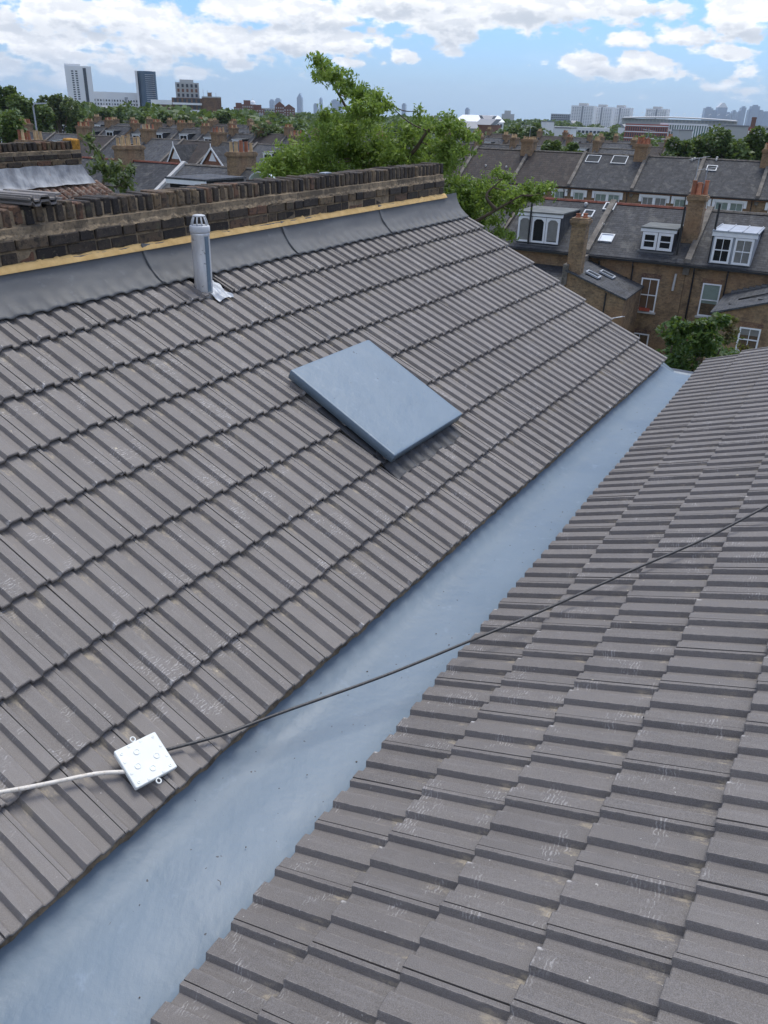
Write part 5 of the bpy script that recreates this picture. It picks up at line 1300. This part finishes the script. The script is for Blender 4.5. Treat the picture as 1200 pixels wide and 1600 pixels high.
dk = [(1103, 1114, 169, 'square topped hazy tower left of the pointed white one'), (1114, 1120, 174, 'low hazy tower beside the pointed white one'), (1123, 1136, 168, 'tall hazy tower with a bright pyramid top'), (1136, 1142, 177, 'low hazy tower right of the pyramid topped one'), (1146, 1151, 174, 'slender hazy tower in the dockland group'),
      (1155, 1159, 175, 'lower half of the stepped hazy tower pair'), (1160, 1166, 168, 'stepped hazy tower with a narrow top'), (1171, 1176, 172, 'narrow hazy tower left of the tallest'), (1176, 1187, 166, 'tallest hazy tower near the right edge'), (1188, 1194, 174, 'hazy tower second from the right edge'), (1195, 1204, 176, 'hazy tower cut by the right edge')]
for i, (a, b, t_, lb) in enumerate(dk):
    r_, W, Hh = bldg('dockland_tower', lb, 'tower', a, b, t_, 5600, 45, 'blue_glass', yaw=-15, group='dockland towers')
    if i == 2: obj('pyramid_top', MB().prism([(-W/2, 0, Hh), (W/2, 0, Hh), (W*.12, 0, Hh+24), (-W*.12, 0, Hh+24)], (0, 40, 0)), 'shed_white', r_)
    else: obj('plant_floor', MB().box(-W*.25, W*.25, 5, 35, Hh, Hh+7), 'blue_glass', r_)
r_, W, Hh = bldg('dome_church', 'small pale dome on the hazy skyline behind the brown flats', 'dome', 391, 399, 162, 1500, 10, 'panel_white'); obj('dome', MB().lathe([(W/2, 0), (W*.46, W*.25), (W*.28, W*.45), (.4, W*.55), (.2, W*.9)], (0, 5, Hh), 12), 'panel_white', r_)
# right of centre: shed, hospital block, white towers, red hall, stadium
r_, W, Hh = bldg('white_shed', 'long white roofed shed among trees right of the near tree', 'shed', 714, 784, 190, 640, 30, 'shed_white'); obj('roof', MB().prism([(-W/2-1, 0, Hh), (W/2+1, 0, Hh), (W*.40, 15, Hh+4.2), (-W*.36, 15, Hh+4.2)], (0, 10, 0)), 'shed_white', r_); win_grid(r_, -W*.48, W*.48, 6, Hh-.5, 16, 1, .7, .6)
r_, W, Hh = bldg('pale_block', 'small pale stepped block above the shed', 'flats', 785, 803, 178, 1500, 20, 'far_concrete'); obj('top', MB().box(-W*.3, W*.2, 2, 12, Hh, Hh+5), 'far_concrete', r_)
r_, W, Hh = bldg('slab_block', 'dark grey slab block on the skyline left of the white towers', 'flats', 862, 893, 178, 1150, 24, 'panel_grey', yaw=18); win_grid(r_, -W*.48, W*.48, 8, Hh-1, 10, 5, .7, .45)
r_, W, Hh = bldg('green_glass_block', 'low turquoise glazed building below the dark slab block', 'offices', 840, 861, 188, 900, 20, 'green_glass'); win_grid(r_, -W*.48, W*.48, 2, Hh-.5, 6, 2, .8, .4)
def tower(a, b, t_, lb, D=900):
    r_, W, Hh = bldg('tower_block', lb, 'tower', a, b, t_, D, 22, 'panel_white', yaw=8, group='white tower blocks')
    win_grid(r_, -W*.46, -W*.06, 8, Hh-1.2, 4, 13, .62, .42, m='panel_grey'); win_grid(r_, W*.06, W*.46, 8, Hh-1.2, 4, 13, .62, .42, m='panel_grey')
    obj('centre_strip', MB().box(-W*.04, W*.04, -.25, .2, 6, Hh-.4), 'panel_grey', r_); obj('tank_room', MB().box(-W*.22, W*.16, 5, 16, Hh, Hh+2.2), 'far_concrete', r_)
tower(895, 927, 165, 'leftmost of the three adjoining white tower blocks'); tower(926, 956, 167, 'middle of the three adjoining white tower blocks', 930); tower(955, 984, 168, 'rightmost of the three adjoining white tower blocks', 960); tower(1012, 1041, 170, 'separate white tower block behind the red brick hall', 1000)
r_, W, Hh = bldg('low_white_block', 'low white block at the foot of the three white towers', 'flats', 870, 948, 199, 560, 16, 'shed_white'); win_grid(r_, -W*.48, W*.48, 1, Hh-.6, 14, 2, .7, .4)
r_, W, Hh = bldg('stadium', 'long low stadium with a pale curved roof behind the red brick hall', 'stadium', 984, 1137, 187, 760, 60, 'far_concrete')
rb = MB(); n = 24
for i in range(n+1):
    t_ = i/n; x = -W/2+W*t_; z = Hh+.3+1.3*math.sin(math.pi*min(1, t_*1.02)); rb.v += [(x, -3, z), (x, 35, z+.8), (x, 35, z+.2), (x, -3, z-.7)]
for i in range(n):
    for k in range(4): a = i*4+k; b = i*4+(k+1) % 4; rb.f.append((a, a+4, b+4, b))
obj('roof', rb, 'far_concrete', r_); win_grid(r_, -W*.48, W*.48, Hh-2.2, Hh-.3, 30, 1, .6, .9, m='panel_grey')
for k in range(12): obj('roof_truss', MB().tube([(-W*.42+k*W*.075, 20, Hh+4), (-W*.40+k*W*.075, 20, Hh+5.0)], .15, 4), 'panel_white', r_)
r_, W, Hh = bldg('red_brick_hall', 'long red brick hall with white string courses at the right', 'hall', 982, 1040, 194, 560, 20, 'far_red')
for z_ in (.33, .62, .90): obj('string_course', MB().box(-W/2-.2, W/2+.2, -.35, 0, Hh*z_, Hh*z_+.5), 'panel_white', r_)
win_grid(r_, -W*.48, W*.48, Hh*.38, Hh*.60, 18, 1, .5, .8, single=True); win_grid(r_, -W*.48, W*.48, Hh*.66, Hh*.88, 18, 1, .5, .8, single=True); win_grid(r_, -W*.48, W*.48, Hh*.08, Hh*.30, 18, 1, .5, .8)
r_, W, Hh = bldg('pillared_block', 'white pillared block with green glazing right of the red brick hall', 'hall', 1038, 1100, 193, 565, 20, 'green_glass')
for k in range(19): obj('pillar', MB().box(-W*.48+k*W*.053, -W*.48+k*W*.053+.7, -.6, 0, 2, Hh-1), 'panel_white', r_)
obj('cornice', MB().box(-W/2-.3, W/2+.3, -.9, 20, Hh-1, Hh), 'panel_white', r_); obj('pediment', MB().prism([(-W*.5, -1, Hh-4.5), (-W*.2, -1, Hh-4.5), (-W*.35, -1, Hh-2.4)], (0, 1, 0)), 'panel_white', r_)
r_, W, Hh = bldg('pillared_block', 'far right white and green pillared block by the trees', 'hall', 1098, 1155, 197, 570, 20, 'green_glass')
for k in range(15): obj('pillar', MB().box(-W*.48+k*W*.065, -W*.48+k*W*.065+.7, -.6, 0, 2, Hh-1), 'panel_white', r_)
obj('cornice', MB().box(-W/2-.3, W/2+.3, -.9, 20, Hh-1, Hh), 'panel_white', r_)
r_, W, Hh = bldg('red_brick_hall', 'short red brick end block under the dark chimney at far right', 'hall', 1140, 1172, 198, 555, 20, 'far_red'); win_grid(r_, -W*.45, W*.45, Hh*.3, Hh*.9, 8, 2, .5, .6, m='panel_white')
r_, W, Hh = bldg('long_depot', 'long pale depot roof at the right edge below the hazy towers', 'depot', 1150, 1230, 197, 700, 40, 'far_concrete'); win_grid(r_, -W*.48, W*.48, Hh-3, Hh-.6, 14, 1, .6, .7)
r_, W, Hh = bldg('factory_chimney', 'short dark red factory chimney at far right', 'chimney', 1176, 1182, 183, 600, 4, 'far_brick'); obj('band', MB().box(-W/2-.15, W/2+.15, -.15, 4.1, Hh-1, Hh-.4), 'far_brick', r_)
# small far blocks between the trees
DB = []; rr2 = random.Random(9); mm_ = ['far_concrete', 'shed_white', 'panel_grey', 'far_brick', 'far_concrete']
for i in range(46):
    px = rr2.uniform(-10, 1210); 
    if 440 < px < 620: continue
    D = rr2.uniform(320, 1500); yh = 161+.0314*px; hgt = rr2.uniform(7.5, 12); t_ = yh+(12.3-hgt)/D*1250
    w_ = rr2.uniform(6, 22); r_, W, Hh = bldg('distant_block', 'small distant block half hidden among the far trees', 'building', px, px+w_*500/D, t_, D, 12, (mq := rr2.choice(mm_)), yaw=rr2.uniform(-25, 25), group='distant blocks among trees'); DB.append((px, r_, mq))
    obj('roof', MB().prism([(-W/2-.2, -.2, Hh), (W/2+.2, -.2, Hh), (W/2+.2, 6, Hh+2.2), (-W/2-.2, 6, Hh+2.2)], (0, 6, 0)) if rr2.random() < .5 else MB().box(-W/2-.2, W/2+.2, -.2, 12.2, Hh, Hh+.5), 'far_roof', r_)
DB.sort(key=lambda t: t[0])
for k, (_, o_, mq) in enumerate(DB): o_['label'] = 'tiny %s block among the far trees, %s' % ({'far_concrete': 'pale grey', 'shed_white': 'white', 'panel_grey': 'dark grey', 'far_brick': 'brown'}[mq], ordinal(k))
# street lamp at the far left
lp = at_d(55, 188, 78); zt = at_d(52, 162, 78)[2]
sl = empty('street_lamp', T(lp[0], lp[1], 0), 'thin grey street lamp rising over the left hand rooftops', 'street lamp')
obj('pole', MB().tube([(0, 0, 0), (0, 0, zt-.2), (.15, 0, zt)], [.09, .06, .05], 6), 'zinc', sl); obj('lamp_head', MB().hexa([(.1, -.12, zt-.05), (1.1, -.1, zt+.02), (1.1, .1, zt+.02), (.1, .12, zt-.05), (.1, -.1, zt+.06), (1.1, -.08, zt+.1), (1.1, .08, zt+.1), (.1, .1, zt+.06)]), 'zinc', sl)
